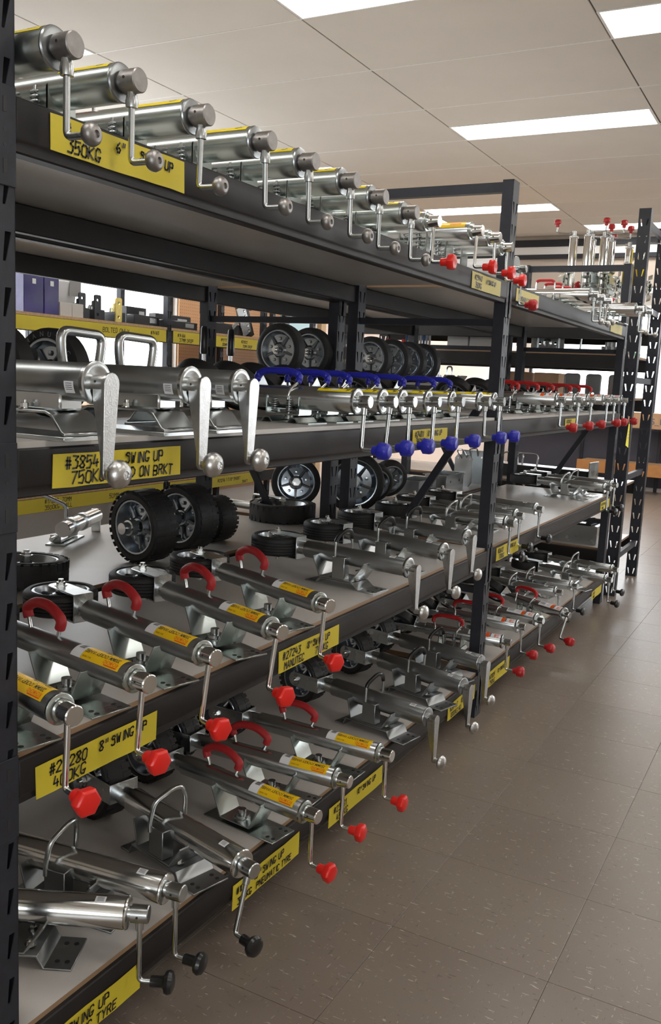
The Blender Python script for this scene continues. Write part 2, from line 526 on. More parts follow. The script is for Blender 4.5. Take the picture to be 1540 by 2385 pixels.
def bracket(parent, style, x, h, R, m):
    if style == 'tray':
        yo = -.012
        mb = MB().plate([(x - .115, h - R * .2), (x - .082, .026), (x + .06, .026), (x + .115, h - R * .1)], yo - .052, yo + .052, .0045)
        mb.build('swivel_bracket', m, parent, bevel=.0008)
        p = MB().plate([(x - .145, .0), (x - .098, .0), (x - .075, .020), (x + .062, .020), (x + .09, .0), (x + .155, .0)], yo - .05, yo + .05, .0045)
        po = p.build('mounting_plate', m, parent, bevel=.0008)
        for dx in (-.125, .12, .14):
            for dy in (-.028, .028):
                MB().lathe([(0, .0055), (.0006, .0055)], 10, (x + dx, yo + dy, .0045), (0, 0, 1)).build('bolt_hole', INK, po)
        b = MB().bx(x - .025, x + .028, yo - .05, yo - .018, .028, h + R * .15)
        b.build('pivot_block', m, parent, bevel=.0012)
        bolt(parent, (x + .055, yo - .012, .030))
        MB().sweep(fillet([(x + .03, yo + .02, .055), (x + .055, yo + .03, .062), (x + .075, yo + .01, .05), (x + .06, yo - .03, .045)], .01, 3), .003, 6).build('split_ring', ZINCB, parent)
    elif style == 'wide':     # galvanised heavy bracket with a long stepped base plate
        mb = MB().plate([(x - .105, h - R * .1), (x - .085, .034), (x + .06, .034), (x + .105, h - R * .35)], -.062, .05, .005)
        mb.build('swivel_bracket', m, parent, bevel=.001)
        po = MB().plate([(x - .16, .0), (x - .118, .0), (x - .105, .028), (x + .085, .028), (x + .1, .0), (x + .165, .0)], -.062, .055, .005).build('mounting_plate', m, parent, bevel=.001)
        for dx in (-.14, .125, .148):
            for dy in (-.035, .03):
                MB().lathe([(0, .006), (.0006, .006)], 10, (x + dx, dy, .005), (0, 0, 1)).build('bolt_hole', INK, po)
        MB().bx(x - .03, x + .03, -.062, -.024, .04, h + R * .2).build('pivot_block', m, parent, bevel=.0015)
        bolt(parent, (x + .062, -.03, .039), .009)
        bolt(parent, (x + .05, .02, .039), .008)
    elif style == 'flare':    # sloping cheek plates over a flat base with holes
        po = MB().plate([(x - .12, .0), (x + .15, .0)], -.052, .052, .0045).build('mounting_plate', m, parent, bevel=.0008)
        for dx in (.115, .135):
            for dy in (-.03, .03):
                MB().lathe([(0, .006), (.0006, .006)], 10, (x + dx, dy, .0045), (0, 0, 1)).build('bolt_hole', INK, po)
        MB().plate([(x - .1, h - R * .3), (x - .06, .012), (x + .055, .012), (x + .1, h - R * .25)], -.046, .04, .0045).build('swivel_bracket', m, parent, bevel=.0008)
        MB().lathe([(0, .026), (.004, .026), (.006, .022), (.014, .022), (.015, .012), (.03, .012)], 18, (x, -.012, .0165), (0, 0, 1)).build('pivot', ZINC, parent)
        bolt(parent, (x + .045, .015, .0165), .007)
    elif style == 'clamp':    # folded channel with a spring pin and dished base
        hw = .04
        ch = MB()
        ch.plate([(x - .06, h + R * .15), (x - .06, .024), (x + .06, .024), (x + .06, h + R * .15)], -hw, hw, .005)
        ch.build('clamp_channel', m, parent, bevel=.003, seg=2)
        for sx in (-.03, .022):
            sp = MB()
            spring(sp, (x + sx, -hw + .006, .03), .009, h - .035, 6, .0022)
            so = sp.build('pin_spring', ZINCD, parent)
        MB().tube((x + .022, -hw + .006, .028), (x + .022, -hw + .006, h + .006), .0045, 8).build('spring_pin', ZINC, so)
        MB().plate([(x - .1, .006), (x - .085, .0), (x - .062, .0), (x - .05, .014), (x - .036, .014), (x - .024, .0), (x + .03, .0), (x + .042, .014), (x + .056, .014), (x + .068, .0), (x + .105, .0)], -.058, .058, .0035).build('mounting_plate', m, parent)
        MB().lathe([(0, .034), (.003, .034), (.006, .03), (.007, .015), (.02, .013)], 20, (x, 0, .0035), (0, 0, 1)).build('pivot', m, parent)
    elif style == 'weld':
        MB().plate([(x - .14, .0), (x + .14, .0)], -.06, .06, .009).build('mounting_plate', m, parent, bevel=.001)
        MB().plate([(x + .135, .0095), (x + .125, .014), (x + .10, .044), (x + .085, .05), (x - .085, .05), (x - .1, .044), (x - .125, .014), (x - .135, .0095)][::-1], -.055, .055, .006).build('swivel_bracket', m, parent, bevel=.0012)
        MB().bx(x - .11, x + .1, -.03, .03, .056, h - R * .55).build('tube_saddle', m, parent, bevel=.004)
        bolt(parent, (x + .02, -.044, .057), .008)
def tyre_wheel(parent, o, axis, rad, wid, rubber_style, rim_m=None, name=''):
    """tyre part with rim; axis vector, ribs on the tread"""
    rim_m = rim_m or RIM
    hw = wid / 2
    rr = rad * (.745 if rubber_style == 'knobbly' else .76)
    prof = [(-hw * .8, rr), (-hw, rr + .004), (-hw, rad * .9), (-hw * .8, rad * .985)]
    if rubber_style == 'ribbed':
        k = 5
        for i in range(k):
            a = -hw * .75 + 1.5 * hw * i / k
            b = -hw * .75 + 1.5 * hw * (i + .72) / k
            prof += [(a, rad), (b, rad), (b + .0008, rad - .004), (-hw * .75 + 1.5 * hw * (i + 1) / k - .0008, rad - .004)]
        prof = prof[:-2]
    elif rubber_style == 'flat':
        prof += [(-hw * .5, rad), (hw * .5, rad)]
    else:
        prof += [(-hw * .45, rad * 1.0), (0, rad * 1.01), (hw * .45, rad)]
    prof += [(hw * .8, rad * .985), (hw, rad * .9), (hw, rr + .004), (hw * .8, rr)]
    t = MB().lathe(prof, 36, o, axis, caps=False)
    d, u, w = frame(axis)
    o = Vector(o)
    if rubber_style == 'knobbly':
        n = 30
        for k in range(n):
            for sgn in (-1, 1):
                a = 2 * PI * (k + (.5 if sgn > 0 else 0)) / n
                rdir = u * math.cos(a) + w * math.sin(a)
                tdir = d.cross(rdir)
                c = o + rdir * (rad * .99) + d * (sgn * hw * .62)
                vs = []
                for e1 in (-1, 1):
                    for e2 in (-1, 1):
                        for e3 in (-1, 1):
                            vs.append(c + d * (e1 * hw * .34) + tdir * (e2 * rad * .068) + rdir * (e3 * .0022))
                t.add(vs, [(0, 1, 3, 2), (4, 6, 7, 5), (0, 4, 5, 1), (2, 3, 7, 6), (0, 2, 6, 4), (1, 5, 7, 3)])
    to = t.build('tyre', RUBBER, parent)
    r = MB()
    # pressed steel rim: dish with spokes, hub and lip on both sides
    r.lathe([(-hw * .86, rr + .003), (-hw * .92, rr), (-hw * .9, rr - .006), (-hw * .3, rr * .84), (-hw * .12, rr * .78), (-hw * .2, rr * .4), (-hw * .55, rr * .3), (-hw * .6, rr * .2),
             (hw * .6, rr * .2), (hw * .55, rr * .3), (hw * .2, rr * .4), (hw * .12, rr * .78), (hw * .3, rr * .84), (hw * .9, rr - .006), (hw * .92, rr), (hw * .86, rr + .003)], 30, o, axis, caps=False)
    ro = r.build('wheel_rim', rim_m, parent)
    sp = MB()
    for k in range(5):
        a = 2 * PI * k / 5 + .3
        rdir = u * math.cos(a) + w * math.sin(a)
        for sgn in (-1, 1):
            sp.sweep([o + rdir * (rr * .35) + d * (sgn * hw * .38), o + rdir * (rr * .6) + d * (sgn * hw * .3), o + rdir * (rr * .84) + d * (sgn * hw * .32)], [rr * .09, rr * .07, rr * .05], 6)
            b = u * math.cos(a + .62) + w * math.sin(a + .62)
            sp.lathe([(0, rr * .085), (hw * .16, rr * .085), (hw * .18, rr * .05)], 6, o + b * (rr * .58) + d * (sgn * hw * .16), d * sgn)
    sp.build('spokes', rim_m, ro)
    ax = MB()
    e = hw + .0135
    ax.tube(o - d * (e + .013), o + d * (e + .013), rr * .10, 12)
    ax.lathe([(-.003, rr * .22), (0, rr * .22), (0, rr * .16), (.009, rr * .16)], 6, o + d * (e - .004), d)
    ax.lathe([(-.003, rr * .22), (0, rr * .22), (0, rr * .16), (.009, rr * .16)], 6, o - d * (e - .004), -d)
    ax.build('axle', ZINCB, ro)
    return to
def fork(parent, o, axis, rad, wid, m=None):
    """U-shaped wheel fork opening toward -x"""
    d, u, w = frame(axis)
    axis = Vector(axis).normalized()
    o = Vector(o)
    side = axis
    hw = wid / 2 + .008
    up = Vector((1, 0, 0)).cross(side)
    t = .005
    mb = MB()
    path = [(-.012, -hw), (rad + .016, -hw), (rad + .016, hw), (-.012, hw)]
    W = .030
    pts = [o + Vector((1, 0, 0)) * a + side * b for a, b in path]
    # strip along the path with width along 'up'
    inner = [o + Vector((1, 0, 0)) * (a - (t if a > .01 else 0)) + side * (b * (1 - t / hw)) for a, b in path]
    vs = []
    for p, q in zip(pts, inner):
        vs += [p + up * W, p - up * W, q - up * W, q + up * W]
    fs = [(0, 1, 2, 3)]
    for i in range(3):
        for k in range(4):
            k2 = (k + 1) % 4
            fs.append((4 * i + k, 4 * i + k2, 4 * i + 4 + k2, 4 * i + 4 + k))
    fs.append((15, 14, 13, 12))
    mb.add(vs, fs)
    for s in (-1, 1):
        mb.lathe([(0, W), (t, W)], 16, o + Vector((-.008, 0, 0)) + side * (s * (hw - t if s > 0 else hw)), side)
    return mb.build('wheel_fork', m or ZINC, parent, bevel=.0015)

def sticker(tube, kind, R, h):
    r0, r1 = R + .0006, R + .0010
    if kind in ('200', '250'):
        A0, A1 = RAD(-38), RAD(62)
        arc_patch(MB(), r0, h, -.022, -.152, A0, A1, 12).build('sticker', YSTICK, tube, smooth=60)
        arc_patch(MB(), r0, h, -.1525, -.187, A0, A1, 12).build('barcode_panel', WSTICK, tube, smooth=60)
        p = MB()
        s = .0155
        vs, fs = type_text(kind + 'MM JOCKEY WHEEL', True)
        wrap(p, r1, h, vs, fs, -.034, RAD(8), -s * .74, s)
        vs, fs = type_text('SWING TYPE')
        wrap(p, r1, h, vs, fs, -.034, RAD(-22), -.012 * .95, .012)
        vs, fs = type_text('SKU: 50028')
        wrap(p, r1, h, vs, fs, -.118, RAD(44), -.006, .006)
        for k in range(9):
            arc_patch(p, r1, h, -.160, -.178, RAD(-20 + k * 4.2), RAD(-20 + k * 4.2 + (2.4 if k % 3 else 1.2)), 1)
        p.build('sticker_print', INK, tube, smooth=0)
        q = MB()
        arc_patch(MB(), r1, h, -.030, -.072, RAD(52), RAD(57), 2).build('sticker_bar_red', INKR, tube, smooth=0)
        vs, fs = type_text('RICHMOND', True)
        wrap(q, r1, h, vs, fs, -.029, RAD(33), -.009, .013)
        q.build('sticker_print_red', INKR, tube, smooth=0)
    elif kind == 'lemon':
        arc_patch(MB(), r0, h, -.012, -.125, RAD(-30), RAD(40), 10).build('sticker', YSTICK2, tube, smooth=60)
        arc_patch(MB(), r1, h, -.058, -.082, RAD(-8), RAD(28), 6).build('barcode_panel', WSTICK, tube, smooth=60)
        p = MB()
        vs, fs = type_text('6', True)
        wrap(p, r1, h, vs, fs, -.018, RAD(6), -.03, .026)
        for k in range(2):
            arc_patch(p, r1, h, -.092, -.112, RAD(4 + 14 * k), RAD(8 + 14 * k), 1)
        p.build('sticker_print', INK, tube, smooth=0)
    elif kind == 'orange':
        arc_patch(MB(), r0, h, -.012, -.16, RAD(-35), RAD(72), 10).build('sticker', YSTICK, tube, smooth=60)
        p = MB()
        arc_patch(p, r1, h, -.03, -.075, RAD(38), RAD(50), 2)
        p.build('sticker_print_red', INKR, tube, smooth=0)
    elif kind == 'yellowtop':
        arc_patch(MB(), r0, h, -.012, -.14, RAD(-40), RAD(50), 10).build('sticker', YSTICK2, tube, smooth=60)
        p = MB()
        vs, fs = type_text('C', True)
        wrap(p, r1, h, vs, fs, -.03, RAD(16), -.025, .02)
        p.build('sticker_print', INK, tube, smooth=0)
    elif kind == 'white':
        arc_patch(MB(), r0, h, -.008, -.17, RAD(-25), RAD(58), 10).build('sticker', WSTICK, tube, smooth=60)
        q = MB()
        arc_patch(MB(), r1, h, -.062, -.082, RAD(-25), RAD(58), 8).build('sticker_bar_red', INKR, tube, smooth=0)
        vs, fs = type_text('E8', True)
        wrap(q, r1, h, vs, fs, -.014, RAD(10), -.026, .03)
        q.build('sticker_print_red', INKR, tube, smooth=0)
        p = MB()
        arc_patch(p, r1, h, -.055, -.0615, RAD(-5), RAD(50), 6)
        for k in range(8):
            x = -.128 - k * .0045
            arc_patch(p, r1, h, x, x - (.003 if k % 2 else .0018), RAD(0), RAD(40), 5)
        for k in range(3):
            x = -.092 - k * .008
            arc_patch(p, r1, h, x, x - .002, RAD(-5), RAD(45), 5)
        p.build('sticker_print', INKG, tube, smooth=0)
    elif kind == 'wrap':
        arc_patch(MB(), r0, h, -.02, -.36, RAD(-120), RAD(125), 24).build('white_wrap', WSTICK, tube, smooth=60)  # white band round most of the tube
        arc_patch(MB(), r1, h, -.09, -.21, RAD(-10), RAD(12), 4).build('sticker', YSTICK2, tube, smooth=60)
    elif kind == 'tiny':
        arc_patch(MB(), r0, h, -.048, -.072, RAD(2), RAD(30), 5).build('barcode_sticker', WSTICK, tube, smooth=60)
        p = MB()
        for k in range(4):
            arc_patch(p, r1, h, -.052, -.068, RAD(6 + 5 * k), RAD(8 + 5 * k), 1)
        p.build('sticker_print', INKG, tube, smooth=0)
    elif kind == 'tinyside':
        arc_patch(MB(), r0, h, -.02, -.044, RAD(88), RAD(124), 5).build('barcode_sticker', WSTICK, tube, smooth=60)
        p = MB()
        for k in range(4):
            arc_patch(p, r1, h, -.024, -.040, RAD(93 + 6 * k), RAD(95 + 6 * k), 1)
        p.build('sticker_print', INKG, tube, smooth=0)

KIND = {
 'cast':  dict(R=.036, L=.40, h=.089, cap='bare', crank=('pin', 'cast', .148, .046, 'ball', (.0225, .046)), hnd=('redthin', -.33, .10, .045), br=('clamp', -.215), st='yellowtop', tube=ZINCG, wheel=None, il=.16),
 'redtop': dict(R=.033, L=.40, h=.092, cap='disc', crank=('pin', 'chrome', .135, .04, 'hex', (.021, .05)), hnd=('redthin', -.30, .11, .05), br=('clamp', -.22), st='orange', tube=ZINC, wheel=None, il=.16),
 'redhigh': dict(R=.033, L=.40, h=.124, cap='disc', crank=('pin', 'chrome', .135, .04, 'hex', (.021, .05)), hnd=('redthin', -.30, .11, .05), br=('clamp', -.22), st='orange', tube=ZINC, wheel=None, il=.16),
 'white': dict(R=.05, L=.42, h=.078, cap='flange', crank=('pin', 'zinc', .16, .035, 'redgrip', (.017, .05)), hnd=None, br=('clamp', -.25), st='wrap', tube=ZINCB, wheel=None, il=.15),
 'silver': dict(R=.035, L=.40, h=.085, cap='bare', crank=('pin', 'zinc', .15, .04, 'smallball', (.019, .045)), hnd=('redthin', -.26, .11, .045), br=('clamp', -.22), st='tiny', tube=ZINCB, wheel=None, il=.14),
 'big':   dict(R=.037, L=.42, h=.112, cap='rim', crank=('arm', .168, 'bigball', True), hnd=('thick', -.315, .13, .072), br=('weld', -.16), st='tinyside', tube=ZINCD, wheel=('up', .118, .056, 'flat'), il=.05),
 'blue':  dict(R=.0345, L=.40, h=.076, cap='rim', crank=('pin', 'zinc', .140, .042, 'blue', (.019, .046)), hnd=('bluegrip', -.275, .155, .046), br=('clamp', -.235), st='lemon', tube=ZINC, wheel=('tilt', .10, .05, 'flat'), il=.05),
 'grip':  dict(R=.031, L=.40, h=.084, cap='rim', crank=('pin', 'zinc', .138, .042, 'redgrip', (.017, .045)), hnd=('redgrip', -.285, .155, .05), br=('clamp', -.26), st='white', tube=ZINC, wheel=('tilt', .10, .05, 'flat'), il=.05),
 'stand': dict(R=.031, L=.42, h=.084, cap='rim', crank=('pin', 'zinc', .138, .042, 'redgrip', (.017, .045)), hnd=('redgrip', -.40, .11, .04), br=('clamp', -.33), st='lemon', tube=ZINCB, wheel=None, il=.24),
 'red200': dict(R=.0295, L=.47, h=.098, cap='disc', crank=('pin', 'chrome', .150, .035, 'hex', (.0205, .052)), hnd=('redfoam', -.325, .128, .066), br=('flare', -.22), st='200', tube=ZINCD, wheel=('flat', .10, .062, 'ribbed'), il=.03),
 'red250': dict(R=.0315, L=.47, h=.106, cap='disc', crank=('pin', 'chrome', .150, .035, 'hex', (.0205, .052)), hnd=('redfoam', -.315, .128, .066), br=('flare', -.22), st='250', tube=ZINC, wheel=('up', .10, .07, 'knobbly'), il=.05),
 'arm':   dict(R=.0315, L=.44, h=.104, cap='rim', crank=('arm', .145, 'mush', False), hnd=('black', -.275, .09, .065), br=('tray', -.255), st='tiny', tube=ZINCD, wheel=('flat', .10, .07, 'ribbed'), il=.03),
 'armgal': dict(R=.035, L=.44, h=.112, cap='flush', crank=('arm', .155, 'mush', False), hnd=('black', -.245, .09, .07), br=('wide', -.225), st='tiny', tube=ZINCD, wheel=('up', .10, .08, 'knobbly'), il=.05),
 'pin':   dict(R=.0295, L=.44, h=.098, cap='rim', crank=('pin', 'zinc', .150, .03, 'black', (.0185, .045)), hnd=('thin', -.285, .09, .045), br=('tray', -.26), st='tiny', tube=ZINC, wheel=('flat', .10, .06, 'flat'), il=.04),
 'bare':  dict(R=.036, L=.46, h=.112, cap='flush', crank=('pin', 'zinc', .165, .032, 'black', (.0205, .048)), hnd=('thin', -.30, .1, .065), br=('wide', -.275), st='tiny', tube=ZINCB, wheel=('up', .12, .08, 'knobbly'), il=.05),
}
PROTO = {}
def make_proto(kind):
    K = KIND[kind]
    R, L, h = K['R'], K['L'], K['h']
    root = thing('jockey_wheel_assembly', '-', 'jockey wheel')
    t = MB().lathe([(-L, R * .93), (-L + .002, R), (-.003, R), (0, R - .002)], 32, (0, 0, h))
    tube = t.build('outer_tube', K['tube'], root)
    sticker(tube, K['st'], R, h)
    cm = K['cap']
    c = MB()
    if cm == 'rim':
        c.lathe([(-.006, R + .0005), (-.004, R + .004), (.0035, R + .004), (.005, R + .001), (.0045, R * .8), (.002, R * .6), (.002, R * .1)], 32, (0, 0, h))
        c.build('end_cap', ZINC, root)
    elif cm == 'disc':
        c.lathe([(-.001, R - .002), (-.001, R + .0015), (.004, R + .0015), (.005, R), (.006, R * .82), (.012, R * .78), (.0125, R * .2)], 32, (0, 0, h))
        c.build('end_cap', ZINCG, root)
    elif cm == 'flange':
        c.lathe([(-.002, R + .002), (-.002, R + .008), (.003, R + .008), (.004, R * .5)], 32, (0, 0, h))
        c.build('end_cap', ZINC, root)
    else:
        c.lathe([(-.004, R + .0004), (-.001, R + .0008), (.002, R - .001), (.003, R * .85), (.003, R * .2)], 32, (0, 0, h))
        c.build('end_cap', ZINCD if cm == 'bare' else K['tube'], root)
    cr = K['crank']
    if cr[0] == 'pin':
        crank_pin(root, h, cr[1], cr[2], cr[3], cr[4], cr[5])
    else:
        crank_arm(root, h, cr[1], cr[2], cr[3])
    if K['hnd']:
        s, x, w, ht = K['hnd']
        handle(root, h, R, s, x, w, ht)
    bs, bxp = K['br']
    bracket(root, bs, bxp, h, R, ZINCG if bs in ('clamp', 'flare') else (ZINCD if bs == 'wide' else ZINC))
    il = K['il']
    MB().lathe([(-L - il, R * .8), (-L, R * .8)], 20, (0, 0, h)).build('inner_tube', ZINC, root)
    if K['wheel']:
        ws, rad, wid, rub = K['wheel']
        o = (-L - il - rad - .016, 0, h)
        if ws == 'flat':
            ax = (0, 0, 1)
        elif ws == 'up':
            ax = (0, 1, 0); o = (o[0], 0, max(h, rad + .002))
        else:
            ax = (0, .72, .69); o = (o[0], 0, max(h, .098))
        tyre_wheel(root, o, ax, rad, wid, rub)
        fork(root, o, ax, rad, wid)
        if kind == 'big':
            tx = MB()
            for k, chn in enumerate('MANUTEC'):
                vs, fs = type_text(chn, True)
                a = RAD(128 - k * 16)
                rr = rad * .80
                sz = rad * .16
                for s_ in (-1, 1):
                    pts = []
                    for px, py in vs:
                        qx, qy = (px - .35) * sz, py * sz
                        X_ = math.cos(a) * (rr + qy) + math.sin(a) * qx
                        Z_ = math.sin(a) * (rr + qy) - math.cos(a) * qx
                        pts.append((o[0] - s_ * X_, s_ * (wid / 2 + .0008), o[2] + Z_))
                    tx.add(pts, fs)
            tyre = [c_ for c_ in root.children if c_.name.startswith('tyre')][0]
            tx.build('tyre_lettering', RUBTXT, tyre, smooth=0)
    PROTO[kind] = root
    return root
USED = set()
def jockey(kind, x, y, z, rz, crank=0.0, pitch=0.0, label='', group=None):
    p = PROTO.get(kind) or make_proto(kind)
    if kind in USED:
        o = copy_tree(p)
    else:
        o = p; USED.add(kind)
    o.location = (x, y, z)
    o.rotation_euler = (0, RAD(pitch), RAD(rz))
    o['label'] = label
    if group: o['group'] = group
    elif 'group' in o: del o['group']
    for ch in o.children:
        if ch.name.split('.')[0] in ('crank_hub', 'crank_arm'):
            ch.rotation_euler = (RAD(-crank), 0, 0)
    return o
# ------------------------------------------------------------------ the room
CEIL = 3.14
XW, XE = -3.45, 5.6      # left wall, right wall
YN, YF = -3.6, 15.6      # behind the camera, far wall
def st(o, **k):
    return tag(o, kind='structure', **k)

def floor_material():
    m = bpy.data.materials.new('vinyl_floor_tile'); m.use_nodes = True
    nt = m.node_tree; b = nt.nodes['Principled BSDF']
    N = nt.nodes.new; Lk = nt.links.new
    tc = N('ShaderNodeNewGeometry')
    oi = N('ShaderNodeObjectInfo')
    # each tile turns its fleck grain its own way
    def fleck(scale, stretch, lo, hi, seed, quarter):
        mp = N('ShaderNodeMapping')
        Lk(tc.outputs['Position'], mp.inputs['Vector'])
        mp.inputs['Scale'].default_value = (scale * stretch[0], scale * stretch[1], 1)
        mp.inputs['Location'].default_value = (seed, seed * 1.7, 0)
        mp.inputs['Rotation'].default_value = (0, 0, quarter)
        n = N('ShaderNodeTexNoise'); n.inputs['Scale'].default_value = 1; n.inputs['Detail'].default_value = 2.5
        n.inputs['Distortion'].default_value = 0.25
        Lk(mp.outputs[0], n.inputs['Vector'])
        r = N('ShaderNodeMapRange'); r.inputs[1].default_value = lo; r.inputs[2].default_value = hi
        Lk(n.outputs['Fac'], r.inputs[0])
        return r.outputs[0]
    base = N('ShaderNodeTexNoise'); base.inputs['Scale'].default_value = 2.2; base.inputs['Detail'].default_value = 6
    Lk(tc.outputs['Position'], base.inputs['Vector'])
    ramp = N('ShaderNodeMix'); ramp.data_type = 'RGBA'
    ramp.inputs['A'].default_value = (0.175, 0.135, 0.108, 1)
    ramp.inputs['B'].default_value = (0.235, 0.195, 0.16, 1)
    Lk(base.outputs['Fac'], ramp.inputs['Factor'])
    sc = N('ShaderNodeVectorMath'); sc.operation = 'SCALE'
    rr = N('ShaderNodeMapRange'); rr.inputs[3].default_value = .94; rr.inputs[4].default_value = 1.05
    Lk(oi.outputs['Random'], rr.inputs[0]); Lk(rr.outputs[0], sc.inputs['Scale']); Lk(ramp.outputs['Result'], sc.inputs[0])
    col = sc.outputs[0]
    for (s, stv, lo, hi, seed, q, c, amt) in ((27, (1, 4.5), .665, .71, 3.1, .35, (.52, .47, .38, 1), .75), (30, (4.5, 1.2), .672, .715, 8.3, .25, (.50, .46, .38, 1), .5),
                                              (24, (1, 4.2), .668, .71, 14.0, .1, (.09, .07, .055, 1), .6), (27, (4.5, 1.1), .672, .715, 21.0, .2, (.09, .07, .06, 1), .5)):
        f = fleck(s, stv, lo, hi, seed, q)
        mu = N('ShaderNodeMath'); mu.operation = 'MULTIPLY'; mu.inputs[1].default_value = amt
        Lk(f, mu.inputs[0])
        mx = N('ShaderNodeMix'); mx.data_type = 'RGBA'
        Lk(mu.outputs[0], mx.inputs['Factor']); Lk(col, mx.inputs['A']); mx.inputs['B'].default_value = c
        col = mx.outputs['Result']
    Lk(col, b.inputs['Base Color'])
    r2 = N('ShaderNodeMapRange'); r2.inputs[3].default_value = .285; r2.inputs[4].default_value = .31
    Lk(base.outputs['Fac'], r2.inputs[0]); Lk(r2.outputs[0], b.inputs['Roughness'])
    n2 = N('ShaderNodeTexNoise'); n2.inputs['Scale'].default_value = 9; n2.inputs['Detail'].default_value = 2
    Lk(tc.outputs['Position'], n2.inputs['Vector'])
    bp = N('ShaderNodeBump'); bp.inputs['Strength'].default_value = .08; bp.inputs['Distance'].default_value = .004
    Lk(n2.outputs['Fac'], bp.inputs['Height']); Lk(bp.outputs['Normal'], b.inputs['Normal'])
    return m
FLOORM = floor_material()
GROUT = mat('floor_joint', (0.05, 0.04, 0.035), 0.8)
CEILM = mat('ceiling_tile', (0.80, 0.745, 0.67), 0.8, 0, var=0.02, scale=3, objvar=0.015, bump=.05, bscale=200)
TBAR = mat('ceiling_bar_white', (0.93, 0.91, 0.87), 0.5)
VOID = mat('ceiling_void', (0.16, 0.145, 0.13), 0.9)
WALLM = mat('painted_wall', (0.80, 0.76, 0.71), 0.7, 0, var=0.02, scale=3)
WALLP = mat('warm_painted_wall', (0.84, 0.68, 0.58), 0.7, 0, var=0.02, scale=3)

floor = st(MB().bx(XW, XE, YN, YF, -.10, -.003).build('floor', GROUT, smooth=0))
TS = .45
tile_me = MB().bx(-TS / 2 + .0006, TS / 2 - .0006, -TS / 2 + .0006, TS / 2 - .0006, -.003, 0).mesh('floor_tile', FLOORM, smooth=0, bevel=.0006)
rest = MB()
cells = []
ix0, ix1 = math.floor((XW - .80) / TS), math.ceil((XE - .80) / TS)
iy0, iy1 = math.floor((YN - 2.21) / TS), math.ceil((YF - 2.21) / TS)
for i in range(ix0, ix1):
    for j in range(iy0, iy1):
        x, y = .80 + (i + .5) * TS, 2.21 + (j + .5) * TS
        if -.35 < x < 3.4 and 1.0 < y < 9.6:
            o = link('floor_tile', tile_me, floor, (x, y, 0))
        else:
            x0, x1 = max(XW, x - TS / 2 + .0009), min(XE, x + TS / 2 - .0009)
            y0, y1 = max(YN, y - TS / 2 + .0009), min(YF, y + TS / 2 - .0009)
            if x1 - x0 > .01 and y1 - y0 > .01:
                rest.bx(x0, x1, y0, y1, -.003, 0)
tag(rest.build('floor_tiles_beyond', FLOORM, floor, smooth=0), kind='stuff')

# ceiling: tiles on a bar grid, 1.2 m by 0.72 m
TX, TY = 1.2245, .7195
X0, Y0 = -.992, 3.708
ceiling = st(MB().bx(XW, XE, YN, YF, CEIL + .02, CEIL + .1).build('ceiling', VOID, smooth=0))
ct_me = MB().bx(-TX / 2 + .004, TX / 2 - .004, -TY / 2 + .003, TY / 2 - .003, 0, .012).mesh('ceiling_tile', CEILM, smooth=0, bevel=.0015)
half_me = MB().bx(-TX / 2 + .004, TX / 2 - .004, -(TY - .33) / 2 + .003, (TY - .33) / 2 - .003, 0, .012).mesh('ceiling_tile', CEILM, smooth=0, bevel=.0015)
LIGHTS = [(0, -1), (0, 2), (1, 0), (1, 4), (-1, 6), (0, 7), (2, 2), (2, 6), (1, -4), (0, -5), (-1, -5), (3, 0), (3, 4), (-2, -1), (-2, 3), (2, -2), (3, -4), (1, 8), (1, 6), (0, 11), (-2, 8), (-2, 6), (-2, 10), (-1, 9), (-1, 11), (1, 12), (2, 10)]  # last entries: extra panels added to brighten the far left wall
LS = set(LIGHTS)
DIFF = emit('light_diffuser', (1.0, 0.97, 0.92), LAMP)
lf = MB()
a, b = TX / 2 - .004, .155
for x0, x1, y0, y1 in ((-a, a, -.165, -b), (-a, a, b, .165), (-a, -a + .012, -b, b), (a - .012, a, -b, b)):
    lf.bx(x0, x1, y0, y1, -.003, .012)
frame_me = lf.mesh('light_frame', TBAR, smooth=0)
diff_me = MB().bx(-a + .012, a - .012, -b, b, .002, .008).mesh('light_diffuser', DIFF, smooth=0)
tray_me = MB().bx(-a, a, -.16, .16, .010, .019).mesh('light_tray', TBAR, smooth=0)
LNAME = {(0, -1): 'fluorescent ceiling panel cut by the top edge of the picture, left one', (0, 2): 'long fluorescent ceiling panel in full view right of centre', (1, 0): 'bright fluorescent ceiling panel in the top right corner',
         (-1, 6): 'distant fluorescent ceiling panel behind the tall post and crossbar', (0, 7): 'most distant fluorescent ceiling panel seen right of the tall post', (-2, -1): 'fluorescent ceiling panel glimpsed behind the first crank hub at upper left'}
for i in range(-3, 6):
    for j in range(-11, 17):
        x, y = X0 + (i + .5) * TX, Y0 + (j + .5) * TY
        if x - TX / 2 > XE or x + TX / 2 < XW or y + TY / 2 < YN or y - TY / 2 > YF: continue
        if (i, j) in LS:
            # the panel takes the far 0.33 m of its cell
            near = (i, j) == (-1, 6)
            ly = y - TY / 2 + .165 if near else y + TY / 2 - .165
            lab = LNAME.get((i, j), 'fluorescent ceiling panel out of view in the tile grid')
            t = thing('ceiling_light', lab, 'ceiling light', (x, ly, CEIL), 0, 'fluorescent ceiling panels')
            link('light_frame', frame_me, t); link('light_diffuser', diff_me, t); link('light_tray', tray_me, t)
            link('ceiling_tile', half_me, ceiling, (x, y + .165 if near else y - .165, CEIL))
        else:
            link('ceiling_tile', ct_me, ceiling, (x, y, CEIL))
gb = MB()
for j in range(-10, 17):
    y = Y0 + j * TY
    if YN < y < YF: gb.bx(XW, XE, y - .004, y + .004, CEIL - .0015, CEIL + .02)
gb.build('cross_bars', TBAR, ceiling, smooth=0)
gb = MB()
